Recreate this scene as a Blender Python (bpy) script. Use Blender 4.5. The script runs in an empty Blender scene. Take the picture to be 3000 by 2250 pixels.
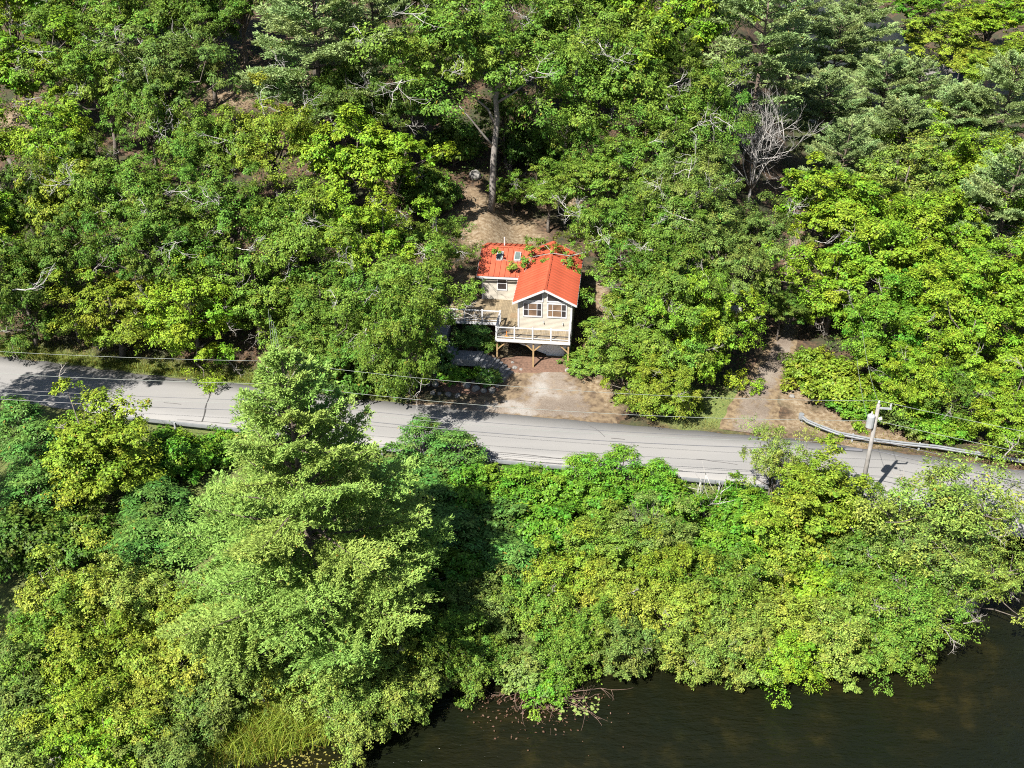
import bpy, math, random
import numpy as np
from math import radians as R_, sin, cos, pi
from mathutils import Vector

# ------------------------------------------------------------------ camera, sky, sun, exposure
F_PX, TILT, CAM_H = 3300.0, R_(31.0), 47.0          # focal length in pixels of a 3000 px wide picture
SUN_AZ, SUN_EL = R_(37.0), R_(50.0)                 # shadows run away from the camera, a little to the right
scene = bpy.context.scene
cam_d = bpy.data.cameras.new('drone_camera'); cam = bpy.data.objects.new('drone_camera', cam_d)
scene.collection.objects.link(cam); scene.camera = cam
cam_d.sensor_width = 36.0; cam_d.lens = F_PX / 3000.0 * 36.0; cam_d.clip_end = 3000; cam_d.clip_start = 0.5
cam.location = (0, 0, CAM_H); cam.rotation_euler = (pi/2 - TILT, 0, 0)
world = bpy.data.worlds.new('World'); scene.world = world; world.use_nodes = True
wn = world.node_tree; bg = wn.nodes['Background']
sky = wn.nodes.new('ShaderNodeTexSky'); sky.sky_type = 'NISHITA'; sky.sun_disc = False
sky.sun_elevation = SUN_EL; sky.sun_rotation = pi + SUN_AZ
wn.links.new(sky.outputs[0], bg.inputs[0]); bg.inputs[1].default_value = 0.05
sl = bpy.data.lights.new('sun', 'SUN'); sl.energy = 5.0; sl.angle = R_(0.53); sl.color = (1.0, 0.955, 0.88)
sun = bpy.data.objects.new('sun', sl); scene.collection.objects.link(sun)
sun.rotation_euler = Vector((sin(SUN_AZ)*cos(SUN_EL), cos(SUN_AZ)*cos(SUN_EL), -sin(SUN_EL))).to_track_quat('-Z', 'Y').to_euler()
vs = scene.view_settings; vs.view_transform = 'Standard'; vs.look = 'None'; vs.exposure = 1.35; vs.gamma = 1.0
vs.use_curve_mapping = False
try:
    scene.cycles.use_denoising = False; scene.cycles.filter_width = 1.05; scene.cycles.max_bounces = 8; scene.cycles.transparent_max_bounces = 8
except Exception: pass

COL = scene.collection
rng = np.random.default_rng(11); random.seed(4)

# ------------------------------------------------------------------ helpers
def tag(o, label, cat, group=None):
    o['label'] = label; o['category'] = cat
    if group: o['group'] = group
    return o
def empty(name, loc=(0, 0, 0), rz=0.0, parent=None):
    o = bpy.data.objects.new(name, None); COL.objects.link(o); o.location = loc; o.rotation_euler = (0, 0, rz)
    o.empty_display_size = 0.3
    if parent: o.parent = parent
    return o
def link(name, me, parent=None, mat=None):
    o = bpy.data.objects.new(name, me); COL.objects.link(o)
    if mat is not None and not me.materials: me.materials.append(mat)
    if parent: o.parent = parent
    return o

class MB:
    def __init__(s): s.v = []; s.f = []
    def poly(s, pts, faces):
        b = len(s.v); s.v += [tuple(p) for p in pts]; s.f += [tuple(b+i for i in f) for f in faces]; return s
    def box(s, a, b):
        (x0, y0, z0), (x1, y1, z1) = a, b
        return s.poly([(x0,y0,z0),(x1,y0,z0),(x1,y1,z0),(x0,y1,z0),(x0,y0,z1),(x1,y0,z1),(x1,y1,z1),(x0,y1,z1)],
                      [(0,3,2,1),(4,5,6,7),(0,1,5,4),(1,2,6,5),(2,3,7,6),(3,0,4,7)])
    def beam(s, p, q, w, h):
        p, q = Vector(p), Vector(q); d = (q-p).normalized()
        a = d.cross(Vector((0,0,1)));  a = a.normalized() if a.length > 1e-3 else Vector((1,0,0))
        b = a.cross(d).normalized(); a = a*w/2; b = b*h/2
        return s.poly([p-a-b,p+a-b,p+a+b,p-a+b,q-a-b,q+a-b,q+a+b,q-a+b],
                      [(0,1,2,3),(7,6,5,4),(0,4,5,1),(1,5,6,2),(2,6,7,3),(3,7,4,0)])
    def tube(s, pts, radii, n=6):
        pts = [Vector(p) for p in pts]; b0 = len(s.v)
        if not hasattr(radii, '__len__'): radii = [radii]*len(pts)
        ref = Vector((0.31, 0.17, 0.93))
        for i, p in enumerate(pts):
            d = (pts[min(i+1, len(pts)-1)] - pts[max(i-1, 0)])
            d = d.normalized() if d.length > 1e-6 else Vector((0,0,1))
            a = d.cross(ref)
            if a.length < 0.05: a = d.cross(Vector((1,0,0)))
            a.normalize(); c = d.cross(a)
            for k in range(n):
                t = 2*pi*k/n; s.v.append(tuple(p + (a*cos(t)+c*sin(t))*radii[i]))
        for i in range(len(pts)-1):
            for k in range(n):
                k2 = (k+1) % n
                s.f.append((b0+i*n+k, b0+i*n+k2, b0+(i+1)*n+k2, b0+(i+1)*n+k))
        s.f.append(tuple(b0+k for k in range(n))[::-1]); s.f.append(tuple(b0+(len(pts)-1)*n+k for k in range(n)))
        return s
    def mesh(s, name, mat=None, smooth=False):
        me = bpy.data.meshes.new(name); me.from_pydata(s.v, [], s.f); me.update()
        if mat: me.materials.append(mat)
        if smooth: me.polygons.foreach_set('use_smooth', [True]*len(me.polygons))
        return me
    def build(s, name, mat, parent=None, smooth=False):
        return link(name, s.mesh(name, mat, smooth), parent)

def np_mesh(name, verts, faces_n, nper, mat=None, attrs=None, smooth=False, idx=None):
    me = bpy.data.meshes.new(name)
    verts = np.ascontiguousarray(verts, dtype=np.float32)
    me.vertices.add(len(verts)); me.vertices.foreach_set('co', verts.ravel())
    nl = faces_n*nper
    me.loops.add(nl); me.polygons.add(faces_n)
    me.loops.foreach_set('vertex_index', (np.arange(nl) if idx is None else idx.ravel()).astype(np.int32))
    me.polygons.foreach_set('loop_start', np.arange(0, nl, nper, dtype=np.int32))
    if smooth: me.polygons.foreach_set('use_smooth', np.ones(faces_n, dtype=bool))
    for k, a in (attrs or {}).items():
        me.attributes.new(k, 'FLOAT', 'POINT').data.foreach_set('value', np.ascontiguousarray(a, dtype=np.float32))
    me.update(calc_edges=True)
    if mat: me.materials.append(mat)
    return me

# ------------------------------------------------------------------ materials
def newmat(name):
    m = bpy.data.materials.new(name); m.use_nodes = True
    nt = m.node_tree; return m, nt, nt.nodes['Principled BSDF'], nt.nodes['Material Output']
def node(nt, t, **kw):
    n = nt.nodes.new(t)
    for k, v in kw.items():
        if k.startswith('_'): n.inputs[k[1:]].default_value = v
        else: setattr(n, k, v)
    return n
def mixc(nt, fac, a, b, mode='MIX'):
    n = nt.nodes.new('ShaderNodeMix'); n.data_type = 'RGBA'; n.blend_type = mode; n.clamp_factor = True
    for sock, v in ((n.inputs[0], fac), (n.inputs[6], a), (n.inputs[7], b)):
        if hasattr(v, 'is_linked') or hasattr(v, 'links'): nt.links.new(v, sock)
        elif isinstance(v, tuple): sock.default_value = (*v[:3], 1)
        else: sock.default_value = v
    return n.outputs[2]
def ramp(nt, src, stops):
    n = nt.nodes.new('ShaderNodeValToRGB'); e = n.color_ramp.elements
    while len(e) < len(stops): e.new(0.5)
    for i, (p, c) in enumerate(stops): e[i].position = p; e[i].color = (*c, 1) if isinstance(c, tuple) else (c, c, c, 1)
    nt.links.new(src, n.inputs[0]); return n.outputs[0]
def noise(nt, scale, detail=4, rough=0.55, coord='Object', mapping=None):
    tc = nt.nodes.new('ShaderNodeTexCoord'); n = node(nt, 'ShaderNodeTexNoise')
    n.inputs['Scale'].default_value = scale; n.inputs['Detail'].default_value = detail; n.inputs['Roughness'].default_value = rough
    src = tc.outputs[coord]
    if mapping:
        mp = nt.nodes.new('ShaderNodeMapping'); mp.inputs['Scale'].default_value = mapping[0]; mp.inputs['Rotation'].default_value = mapping[1]
        nt.links.new(src, mp.inputs[0]); src = mp.outputs[0]
    nt.links.new(src, n.inputs['Vector']); return n.outputs[0]
def bump(nt, p, h, strength=0.4, dist=0.02):
    b = nt.nodes.new('ShaderNodeBump'); b.inputs['Strength'].default_value = strength; b.inputs['Distance'].default_value = dist
    nt.links.new(h, b.inputs['Height']); nt.links.new(b.outputs[0], p.inputs['Normal'])
def simple(name, c, rough=0.6, var=0.15, scale=6.0, metallic=0.0, bumpd=0.0, spec=None, c2=None):
    m, nt, p, o = newmat(name)
    n = noise(nt, scale)
    dark = c2 or tuple(x*(1-var) for x in c); lite = tuple(min(1, x*(1+var*0.6)) for x in c)
    nt.links.new(ramp(nt, n, [(0.3, dark), (0.7, lite)]), p.inputs['Base Color'])
    p.inputs['Roughness'].default_value = rough; p.inputs['Metallic'].default_value = metallic
    if spec is not None: p.inputs['Specular IOR Level'].default_value = spec
    if bumpd: bump(nt, p, noise(nt, scale*6), 0.5, bumpd)
    return m

def leaf_material(name, transl=0.32, rough=0.5, vary=0.5, autumn=0.02, spec=0.35):
    m, nt, p, out = newmat(name); L = nt.links.new
    oi = nt.nodes.new('ShaderNodeObjectInfo'); ge = nt.nodes.new('ShaderNodeNewGeometry')
    at_ = nt.nodes.new('ShaderNodeAttribute'); at_.attribute_name = 'tint'
    hs = nt.nodes.new('ShaderNodeHueSaturation')
    mr = nt.nodes.new('ShaderNodeMapRange'); mr.inputs[3].default_value = 1.0-vary; mr.inputs[4].default_value = 1.0+vary
    L(ge.outputs['Random Per Island'], mr.inputs[0]); L(mr.outputs[0], hs.inputs['Value'])
    mh = nt.nodes.new('ShaderNodeMapRange'); mh.inputs[3].default_value = 0.468; mh.inputs[4].default_value = 0.53
    L(at_.outputs['Fac'], mh.inputs[0]); L(mh.outputs[0], hs.inputs['Hue'])
    L(oi.outputs['Color'], hs.inputs['Color'])
    gt = nt.nodes.new('ShaderNodeMath'); gt.operation = 'GREATER_THAN'; gt.inputs[1].default_value = 1.0-autumn
    m2 = nt.nodes.new('ShaderNodeMath'); m2.operation = 'FRACT'
    m3 = nt.nodes.new('ShaderNodeMath'); m3.operation = 'MULTIPLY'; m3.inputs[1].default_value = 37.7
    L(ge.outputs['Random Per Island'], m3.inputs[0]); L(m3.outputs[0], m2.inputs[0]); L(m2.outputs[0], gt.inputs[0])
    c = mixc(nt, gt.outputs[0], hs.outputs[0], (0.22, 0.17, 0.03))
    L(c, p.inputs['Base Color']); p.inputs['Roughness'].default_value = rough; p.inputs['Specular IOR Level'].default_value = spec
    tr = nt.nodes.new('ShaderNodeBsdfTranslucent')
    c2 = mixc(nt, 1.0, c, (1.25, 1.1, 0.45), 'MULTIPLY'); L(c2, tr.inputs[0])
    mx = nt.nodes.new('ShaderNodeMixShader'); mx.inputs[0].default_value = transl
    L(p.outputs[0], mx.inputs[1]); L(tr.outputs[0], mx.inputs[2]); L(mx.outputs[0], out.inputs[0])
    return m
M = {}
M['leaf'] = leaf_material('broad_leaves', .15, .58, .60, .008, .16)
M['gloss'] = leaf_material('glossy_leaves', 0.14, 0.5, 0.55, 0.004, 0.2)
M['needle'] = leaf_material('pine_needles', 0.14, 0.6, 0.30, 0.010, 0.15)
M['grass'] = leaf_material('grass_blades', 0.3, 0.5, 0.4, 0.12)
M['bark'] = simple('grey_bark', (0.13, 0.11, 0.09), 0.9, 0.45, 5, bumpd=0.02)
M['pale'] = simple('pale_dead_wood', (0.24, 0.22, 0.195), 0.85, 0.35, 8)
M['bleached'] = simple('bleached_dead_wood', (0.38, 0.36, 0.34), 0.85, 0.25, 6)
M['pinebark'] = simple('pine_bark', (0.11, 0.085, 0.065), 0.95, 0.4, 6)
M['white'] = simple('white_trim_paint', (0.44, 0.44, 0.45), 0.5, 0.12, 3)
M['siding'] = simple('cream_siding_paint', (0.365, 0.335, 0.28), 0.6, 0.12, 1.2)
M['roof'] = simple('orange_red_metal_roof', (0.41, 0.088, 0.044), 0.5, 0.25, 1.1, spec=0.35)
M['glass_dark'] = simple('dark_window_glass', (0.030, 0.024, 0.024), 0.06, 0.5, 1.5, spec=0.6)
M['glass_blind'] = simple('window_glass_with_blind', (0.16, 0.10, 0.06), 0.10, 0.5, 1.2, spec=0.6)
M['skyglass'] = simple('skylight_glass', (0.10, 0.13, 0.12), 0.08, 0.2, 2, spec=0.6)
M['flash'] = simple('grey_skylight_frame', (0.30, 0.31, 0.31), 0.45, 0.1, 3)
M['deck'] = simple('tan_deck_boards', (0.25, 0.195, 0.12), 0.75, 0.25, 3)
_m = M['deck']; _nt = _m.node_tree; _p = _nt.nodes['Principled BSDF']; _src = _p.inputs['Base Color'].links[0].from_socket
_oi = _nt.nodes.new('ShaderNodeObjectInfo'); _r = ramp(_nt, _oi.outputs['Random'], [(0.0, 0.72), (1.0, 1.0)]); _nt.links.new(mixc(_nt, 1.0, _src, _r, 'MULTIPLY'), _p.inputs['Base Color'])
_m = M['roof']; _nt = _m.node_tree; _p = _nt.nodes['Principled BSDF']; _src = _p.inputs['Base Color'].links[0].from_socket
_oi = _nt.nodes.new('ShaderNodeObjectInfo'); _r = ramp(_nt, _oi.outputs['Random'], [(0.0, 0.86), (1.0, 1.0)]); _c = mixc(_nt, 1.0, _src, _r, 'MULTIPLY')
_c = mixc(_nt, ramp(_nt, noise(_nt, 2.5, 5, .6, 'Object', ((5, .5, 1), (0, 0, 0))), [(0.5, 0.0), (0.8, 0.35)]), _c, (0.33, 0.13, 0.085)); _nt.links.new(_c, _p.inputs['Base Color'])
M['skirt'] = simple('white_cellar_paint', (0.74, 0.75, 0.77), 0.5, 0.06, 2)
M['wood'] = simple('new_timber_posts', (0.30, 0.20, 0.095), 0.7, 0.2, 4)
M['cable'] = simple('rail_cable', (0.25, 0.25, 0.26), 0.4, 0.1)
M['found'] = simple('grey_foundation', (0.36, 0.35, 0.33), 0.9, 0.2, 3)
M['stone'] = simple('grey_granite', (0.21, 0.20, 0.185), 0.85, 0.35, 2.2, bumpd=0.03)
M['step'] = simple('weathered_step_stone', (0.165, 0.17, 0.178), 0.85, 0.3, 2.5, bumpd=0.01)
M['pole'] = simple('weathered_pole_wood', (0.23, 0.215, 0.20), 0.85, 0.25, 3)
M['galv'] = simple('galvanised_steel', (0.27, 0.285, 0.30), 0.42, 0.12, 3, metallic=0.35)
M['grey'] = simple('grey_metal', (0.30, 0.31, 0.32), 0.45, 0.15, 3)
M['wire'] = simple('wire_metal', (0.20, 0.22, 0.20), 0.45, 0.1)
M['wireblk'] = simple('black_cable', (0.10, 0.10, 0.11), 0.45, 0.1)
M['conc'] = simple('pale_concrete', (0.33, 0.32, 0.30), 0.85, 0.15, 1.5, bumpd=0.01)
M['orange'] = simple('orange_plastic', (0.75, 0.22, 0.02), 0.4)
M['mat'] = simple('brown_doormat', (0.20, 0.14, 0.08), 0.95, 0.3, 12)
M['deadleaf'] = simple('dead_red_leaves', (0.065, 0.028, 0.018), 0.7, 0.6, 3, c2=(0.075, 0.045, 0.02))
M['pad'] = simple('lily_pad', (0.20, 0.27, 0.07), 0.4, 0.3)
M['lawnchair'] = M['white']
M['hivis'] = simple('yellow_green_cloth', (0.45, 0.62, 0.05), 0.6)
M['blue'] = simple('blue_cloth', (0.06, 0.25, 0.5), 0.6)
M['red'] = simple('red_cloth', (0.5, 0.04, 0.04), 0.6)
M['flowerl'] = simple('lilac_petals', (0.45, 0.30, 0.60), 0.6)
M['flowerw'] = simple('white_petals', (0.75, 0.76, 0.68), 0.6)

# ------------------------------------------------------------------ terrain
_fx = np.array([-400,-43.2,-29.4,-22,-9.2,0.5,8.8,15.6,22.2,28.5,36.7,60,120,400.])
_fy = np.array([151,82.8,79.6,78.2,75.4,73.55,72.2,71.1,69.9,68.5,66.2,58.5,36,-70.])
def yfar(x): return np.interp(x, _fx, _fy)
def ynear(x): return yfar(x) - 6.35
_sx = np.array([-400,-60,-17.5,-7.7,-3,1,5.1,11.3,17.6,24,29.3,34.4,60,120,400.])
_sy = np.array([60,45,41.8,45.2,48.6,48.9,50.3,50.2,51.2,51.9,54.6,59.5,50,25,-90.])
WATER = -2.5
dL = [0,1.5,3.7,6.6,10,15,25,40,60,100,200,600]; zL = [0,.08,.5,1.9,2.9,3.6,5.5,9.5,15,22,30,35]
dC = [0,3,7.5,9.5,12,15,20,28,33,45,65,100,200,600]; zC = [0,.2,.95,1.3,2.3,3.0,3.4,3.8,4.6,8,13,20,28,33]
dR = [0,5,15,30,60,85,97,103,110,300,600]; zR = [0,.15,.6,.9,.4,-.2,-1.2,-3.0,-3.4,-3.4,0]
HX, HY, PSI = 4.64, 79.09, R_(6.2)
def sst(x, a, b):
    t = np.clip((x-a)/(b-a), 0, 1); return t*t*(3-2*t)
def house_uw(x, y):
    dx, dy = x-HX, y-HY
    return dx*cos(PSI)-dy*sin(PSI), dx*sin(PSI)+dy*cos(PSI)
def ground(x, y):
    x = np.asarray(x, dtype=float); y = np.asarray(y, dtype=float)
    d = y - yfar(x)
    wl = 1 - sst(x, -3.0, 0.5)
    s = np.clip((d-20)/70, 0, 1); xr0 = 12 + 20*s
    wr = sst(x, xr0, xr0+12)
    zl, zc, zr = np.interp(d, dL, zL), np.interp(d, dC, zC), np.interp(d, dR, zR)
    # land east of the creek
    east = sst(x, 69, 73)*sst(y, 174, 180)
    zr = zr*(1-east) + (-0.6 + 2.0*sst(x, 72, 110))*east
    zf = (zl*wl + zc*(1-wl))*(1-wr) + zr*wr
    und = 0.22*np.sin(x*0.31+1.3)*np.sin(y*0.27) + 0.12*np.sin(x*0.83+y*0.61)
    zf = zf + und*sst(d, 12, 30)
    d2 = ynear(x) - y; ys = np.interp(x, _sx, _sy)
    t = d2/np.maximum(ynear(x)-ys, 0.8)
    zn = -0.06 - (abs(WATER)-0.06)*sst(t, 0.03, 1.12)
    zn = np.where(t > 1.0, zn - 0.5*np.minimum((t-1.0)*4, 2.0), zn)
    z = np.where(d >= 0, zf - 0.05, np.where(d2 > 0, zn, -0.05))
    # channel under the bridge
    chan = sst(x, 31.5, 33.5)*(1-sst(x, 46, 48))*(1-sst(d, -.6, .5))
    z = z*(1-chan) + (-3.3)*chan
    u, w = house_uw(x, y)
    ins = (u > -8.4) & (u < 0.3) & (w > 2.0) & (w < 13.6)
    z = np.where(ins, np.minimum(z, 2.9), z)
    ins2 = (u > -10.6) & (u < 0.2) & (w > 0.0) & (w < 7.3)
    return np.where(ins2, np.minimum(z, 2.85), z)
def g1(x, y): return float(ground(x, y))
_T = np.concatenate([np.arange(35, 130, 0.15), np.arange(130, 420, 0.5)])
def at(px, py, h=0.0):
    """world point where the line of sight through a photo pixel meets the terrain raised by h"""
    u, v = (px-1500)/F_PX, (py-1125)/F_PX
    r = np.array([u, cos(TILT)-v*sin(TILT), -sin(TILT)-v*cos(TILT)]); r /= np.linalg.norm(r)
    X, Y, Z = r[0]*_T, r[1]*_T, CAM_H + r[2]*_T
    hit = np.where(Z <= ground(X, Y) + h)[0]
    i = hit[0] if len(hit) else len(_T)-1
    return float(X[i]), float(Y[i]), float(Z[i])
def atz(px, py, z):
    u, v = (px-1500)/F_PX, (py-1125)/F_PX
    r = (u, cos(TILT)-v*sin(TILT), -sin(TILT)-v*cos(TILT)); t = (z-CAM_H)/r[2]
    return r[0]*t, r[1]*t, z
def depth(x, y, z): return y*cos(TILT) + (CAM_H-z)*sin(TILT)

def grid(xs, ys): 
    X, Y = np.meshgrid(xs, ys); nx, ny = len(xs), len(ys)
    i = (np.arange(ny-1)[:, None]*nx + np.arange(nx-1)[None, :]).ravel()
    return X.ravel(), Y.ravel(), np.stack([i, i+1, i+1+nx, i+nx], 1)
xs = np.concatenate([np.linspace(-900,-130,12), np.arange(-120,-50,3.0), np.arange(-50,50,0.7), np.arange(50,130,3.0), np.linspace(140,900,12)])
ys = np.concatenate([np.linspace(-60,36,8), np.arange(40,112,0.6), np.arange(112,260,2.0), np.linspace(262,1500,20)])
X, Y, fi = grid(xs, ys); Z = ground(X, Y)
d = Y - yfar(X)
def blob(cx, cy, rx, ry, soft=0.5):
    q = np.sqrt(((X-cx)/rx)**2 + ((Y-cy)/ry)**2) + 0.18*np.sin(X*1.7+Y*.9) + 0.12*np.sin(Y*2.3-X*1.1)
    return 1 - sst(q, 1-soft, 1.0+0.12)
sand = np.zeros_like(X)
for px, py, h, rx, ry in [(1460,665,0,5.2,6.0),(2420,1240,0,4.5,2.4),(2560,1290,0,4.5,1.3),(2330,1150,0,1.6,4.5),(1390,850,0,2.2,3.5),
                          (1620,1130,0,7.5,5.0),(100,370,0,5,5),(690,260,0,3,5),(2390,590,0,2,5),(1770,900,0,1.3,5),(1640,560,0,2.5,3)]:
    x0, y0, _ = at(px, py, h); sand = np.maximum(sand, blob(x0, y0, rx, ry))
grass = np.where((d > -0.1) & (X < -8), 1-sst(d, 1.0, 3.0), 0)
x0, y0, _ = at(2480, 425); grass = np.maximum(grass, blob(x0, y0, 9, 16)); x0, y0, _ = at(2050, 1200); grass = np.maximum(grass, blob(x0, y0, 5, 3.5))
grass = np.maximum(grass, np.where(d < -6.3, 0.8, 0))
gm, nt, p, o = newmat('forest_floor'); L = nt.links.new
n1, n2, n3 = noise(nt, 0.35, 6), noise(nt, 3.0, 5), noise(nt, 9.0, 4)
lit = ramp(nt, n2, [(0.3, (0.018,0.014,0.009)), (0.5, (0.065,0.040,0.022)), (0.72, (0.135,0.078,0.042))])
lit = mixc(nt, ramp(nt, n1, [(0.45, 0.0), (0.62, 0.75)]), lit, (0.022, 0.034, 0.010))
sa = node(nt, 'ShaderNodeAttribute', attribute_name='sand'); ga = node(nt, 'ShaderNodeAttribute', attribute_name='grass')
sc_ = ramp(nt, n2, [(0.28, (0.09,0.058,0.032)), (0.5, (0.18,0.13,0.075)), (0.75, (0.27,0.23,0.17))])
gc = ramp(nt, n3, [(0.3, (0.05,0.075,0.02)), (0.6, (0.13,0.16,0.035)), (0.8, (0.24,0.21,0.08))])
c = mixc(nt, ga.outputs['Fac'], lit, gc); c = mixc(nt, sa.outputs['Fac'], c, sc_)
L(c, p.inputs['Base Color']); p.inputs['Roughness'].default_value = 0.95; bump(nt, p, n3, 0.8, 0.08)
me = np_mesh('ground', np.stack([X, Y, Z], 1), len(fi), 4, gm, {'sand': sand, 'grass': grass}, True, fi)
link('ground', me)['kind'] = 'structure'

# water
wm, nt, p, o = newmat('pond_water'); L = nt.links.new
big = noise(nt, 0.16, 4); mid = noise(nt, 0.7, 5)
weed = mixc(nt, ramp(nt, mid, [(0.5, 0.0), (0.75, 0.8)]), (0.0075, 0.0078, 0.003), (0.022, 0.018, 0.005))
deep = mixc(nt, ramp(nt, mid, [(0.55, 0.0), (0.8, 0.5)]), (0.0055, 0.0070, 0.0032), (0.012, 0.0145, 0.0045))
L(mixc(nt, ramp(nt, big, [(0.42, 0.0), (0.6, 1.0)]), deep, weed), p.inputs['Base Color'])
p.inputs['Roughness'].default_value = 0.09; p.inputs['IOR'].default_value = 1.33
r1 = noise(nt, 1.0, 4, 0.6, 'Object', ((0.9, 2.6, 1), (0, 0, -0.5))); r2 = noise(nt, 3.4, 3, 0.6, 'Object', ((1.0, 2.2, 1), (0, 0, 0.35)))
ad = node(nt, 'ShaderNodeMath', operation='MULTIPLY_ADD'); L(r2, ad.inputs[0]); ad.inputs[1].default_value = 0.3; L(r1, ad.inputs[2])
bump(nt, p, ad.outputs[0], 0.6, 0.32)
def sheet(name, pts, mat, z=None): 
    mb = MB(); mb.poly([(a, b, z) for a, b in pts], [tuple(range(len(pts)))]); return mb.build(name, mat)
sheet('pond_water', [(-500,-200),(500,-200),(500,62),(60,76),(30,76),(-60,60),(-500,62)], wm, WATER)['kind'] = 'structure'
wm2 = wm.copy(); wm2.name = 'creek_water'
sheet('creek_water', [(28,160),(160,150),(420,200),(420,420),(28,420)], wm2, WATER)['kind'] = 'structure'

# road: crowned sheet following the two edges, with cracks sealed in tar
rm, nt, p, o = newmat('old_asphalt'); L = nt.links.new
a1 = noise(nt, 0.5, 4, 0.5, 'Object', ((0.10, 0.9, 1), (0, 0, 0.19))); a2 = noise(nt, 55, 2); a3 = noise(nt, 0.28, 5)
c = ramp(nt, a1, [(0.3, (0.185,0.182,0.178)), (0.7, (0.245,0.238,0.228))])
c = mixc(nt, 0.35, c, ramp(nt, a2, [(0.3, (0.09,0.09,0.09)), (0.7, (0.29,0.28,0.265))]))
c = mixc(nt, ramp(nt, a3, [(0.45, 0.0), (0.7, 0.35)]), c, (0.225, 0.215, 0.20))
L(c, p.inputs['Base Color']); p.inputs['Roughness'].default_value = 0.85; bump(nt, p, a2, 0.4, 0.01)
rx = np.arange(-160, 140, 1.0); V = []; 
for x in rx:
    f = float(yfar(x)); e = 0.10*sin(x*1.9)+0.06*sin(x*4.3)
    for k, (t, z) in enumerate([(0, -0.12), (0.004, 0.0), (0.25, 0.05), (0.5, 0.075), (0.75, 0.05), (0.996, 0.0), (1.0, -0.12)]):
        V.append((x, f + (e if k < 2 else 0) - 6.35*t - (e*.7 if k > 4 else 0), z))
nr = len(rx); i = (np.arange(nr-1)[:, None]*7 + np.arange(6)[None, :]).ravel(); idx = np.stack([i, i+1, i+8, i+7], 1)
road = link('road', np_mesh('road', np.array(V), len(idx), 4, rm, None, True, idx)); road['kind'] = 'structure'
M['tar'] = simple('tar_crack', (0.05, 0.048, 0.046), 0.8)
M['tarthin'] = simple('hairline_crack', (0.105, 0.10, 0.097), 0.9)
def rz(x, y):
    t = (float(yfar(x))-y)/6.35; return 0.075*(1-(2*t-1)**2) + 0.009
def crack(pxs, w, mat, wob=0.05):
    P = [atz(a, b, 0.05)[:2] for a, b in pxs]; pts = []
    for (a, b), (c_, d_) in zip(P[:-1], P[1:]):
        n = max(2, int(math.hypot(c_-a, d_-b)/0.5))
        pts += [(a+(c_-a)*k/n, b+(d_-b)*k/n) for k in range(n)]
    pts.append(P[-1]); V = []; 
    for k, (a, b) in enumerate(pts):
        q = pts[min(k+1, len(pts)-1)]; r = pts[max(k-1, 0)]; tx, ty = q[0]-r[0], q[1]-r[1]; l = math.hypot(tx, ty)+1e-9
        o_ = wob*(random.random()-.5)*2; ww = w*(0.7+0.6*random.random())/2
        cx, cy = a - ty/l*o_, b + tx/l*o_
        V += [(cx-ty/l*ww, cy+tx/l*ww, rz(cx, cy)), (cx+ty/l*ww, cy-tx/l*ww, rz(cx, cy))]
    mb = MB(); mb.poly(V, [(2*k, 2*k+1, 2*k+3, 2*k+2) for k in range(len(pts)-1)]); return mb.build('crack', mat, road)
crack([(622,1122),(612,1165),(600,1205),(592,1235)], 0.10, M['tar'])
crack([(1390,1318),(1560,1334),(1760,1356),(2000,1378)], 0.08, M['tarthin'], 0.03)
crack([(1405,1332),(1600,1356),(1720,1366)], 0.06, M['tarthin'], 0.03)
crack([(1400,1325),(1250,1300)], 0.06, M['tarthin'], 0.03)
crack([(1700,1232),(1745,1255),(1770,1280)], 0.06, M['tarthin'])
crack([(1790,1285),(1830,1288)], 0.08, M['tarthin']); crack([(2040,1345),(2160,1362)], 0.05, M['tarthin'])
crack([(480,1180),(530,1186)], 0.06, M['tarthin']); crack([(1215,1215),(1200,1245)], 0.06, M['tarthin'])
crack([(520,1228),(700,1244)], 0.07, M['tarthin']); crack([(500,1240),(700,1256)], 0.07, M['tarthin'])

# gravel apron by the house and the dirt lane: sheets draped on the terrain
def drape(name, left, right, mat, n=10, lift=0.05, rag=0.25):
    V = []; E_ = []; m = len(left)
    for k, (a, b) in enumerate(zip(left, right)):
        for j in range(n+1):
            t = j/n; x, y = a[0]+(b[0]-a[0])*t, a[1]+(b[1]-a[1])*t
            if j in (0, n): 
                x += rag*(random.random()-.5); y += rag*(random.random()-.5)
            V.append((x, y, g1(x, y) + (lift if 0 < j < n else -0.03))); E_.append(max(0.0, 1-min(j, n-j)/(n*.34)))
    mb = MB(); mb.poly(V, [(k*(n+1)+j, k*(n+1)+j+1, (k+1)*(n+1)+j+1, (k+1)*(n+1)+j) for k in range(m-1) for j in range(n)])
    o = mb.build(name, mat, smooth=True); o.data.attributes.new('edge', 'FLOAT', 'POINT').data.foreach_set('value', E_); o['kind'] = 'structure'; return o
def edge_mix(nt, c, side, k=1.0):
    ea = node(nt, 'ShaderNodeAttribute', attribute_name='edge'); m = node(nt, 'ShaderNodeMath', operation='MULTIPLY_ADD'); nt.links.new(ea.outputs['Fac'], m.inputs[0]); m.inputs[1].default_value = .55*k; nt.links.new(noise(nt, 1.6, 6, .65), m.inputs[2])
    return mixc(nt, ramp(nt, m.outputs[0], [(0.56, 0.0), (0.72, 1.0)]), c, side)
def dense(pts, step=0.8):
    out = []
    for (a, b), (c_, d_) in zip(pts[:-1], pts[1:]):
        n = max(1, int(math.hypot(c_-a, d_-b)/step)); out += [(a+(c_-a)*k/n, b+(d_-b)*k/n) for k in range(n)]
    return out + [pts[-1]]
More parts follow.
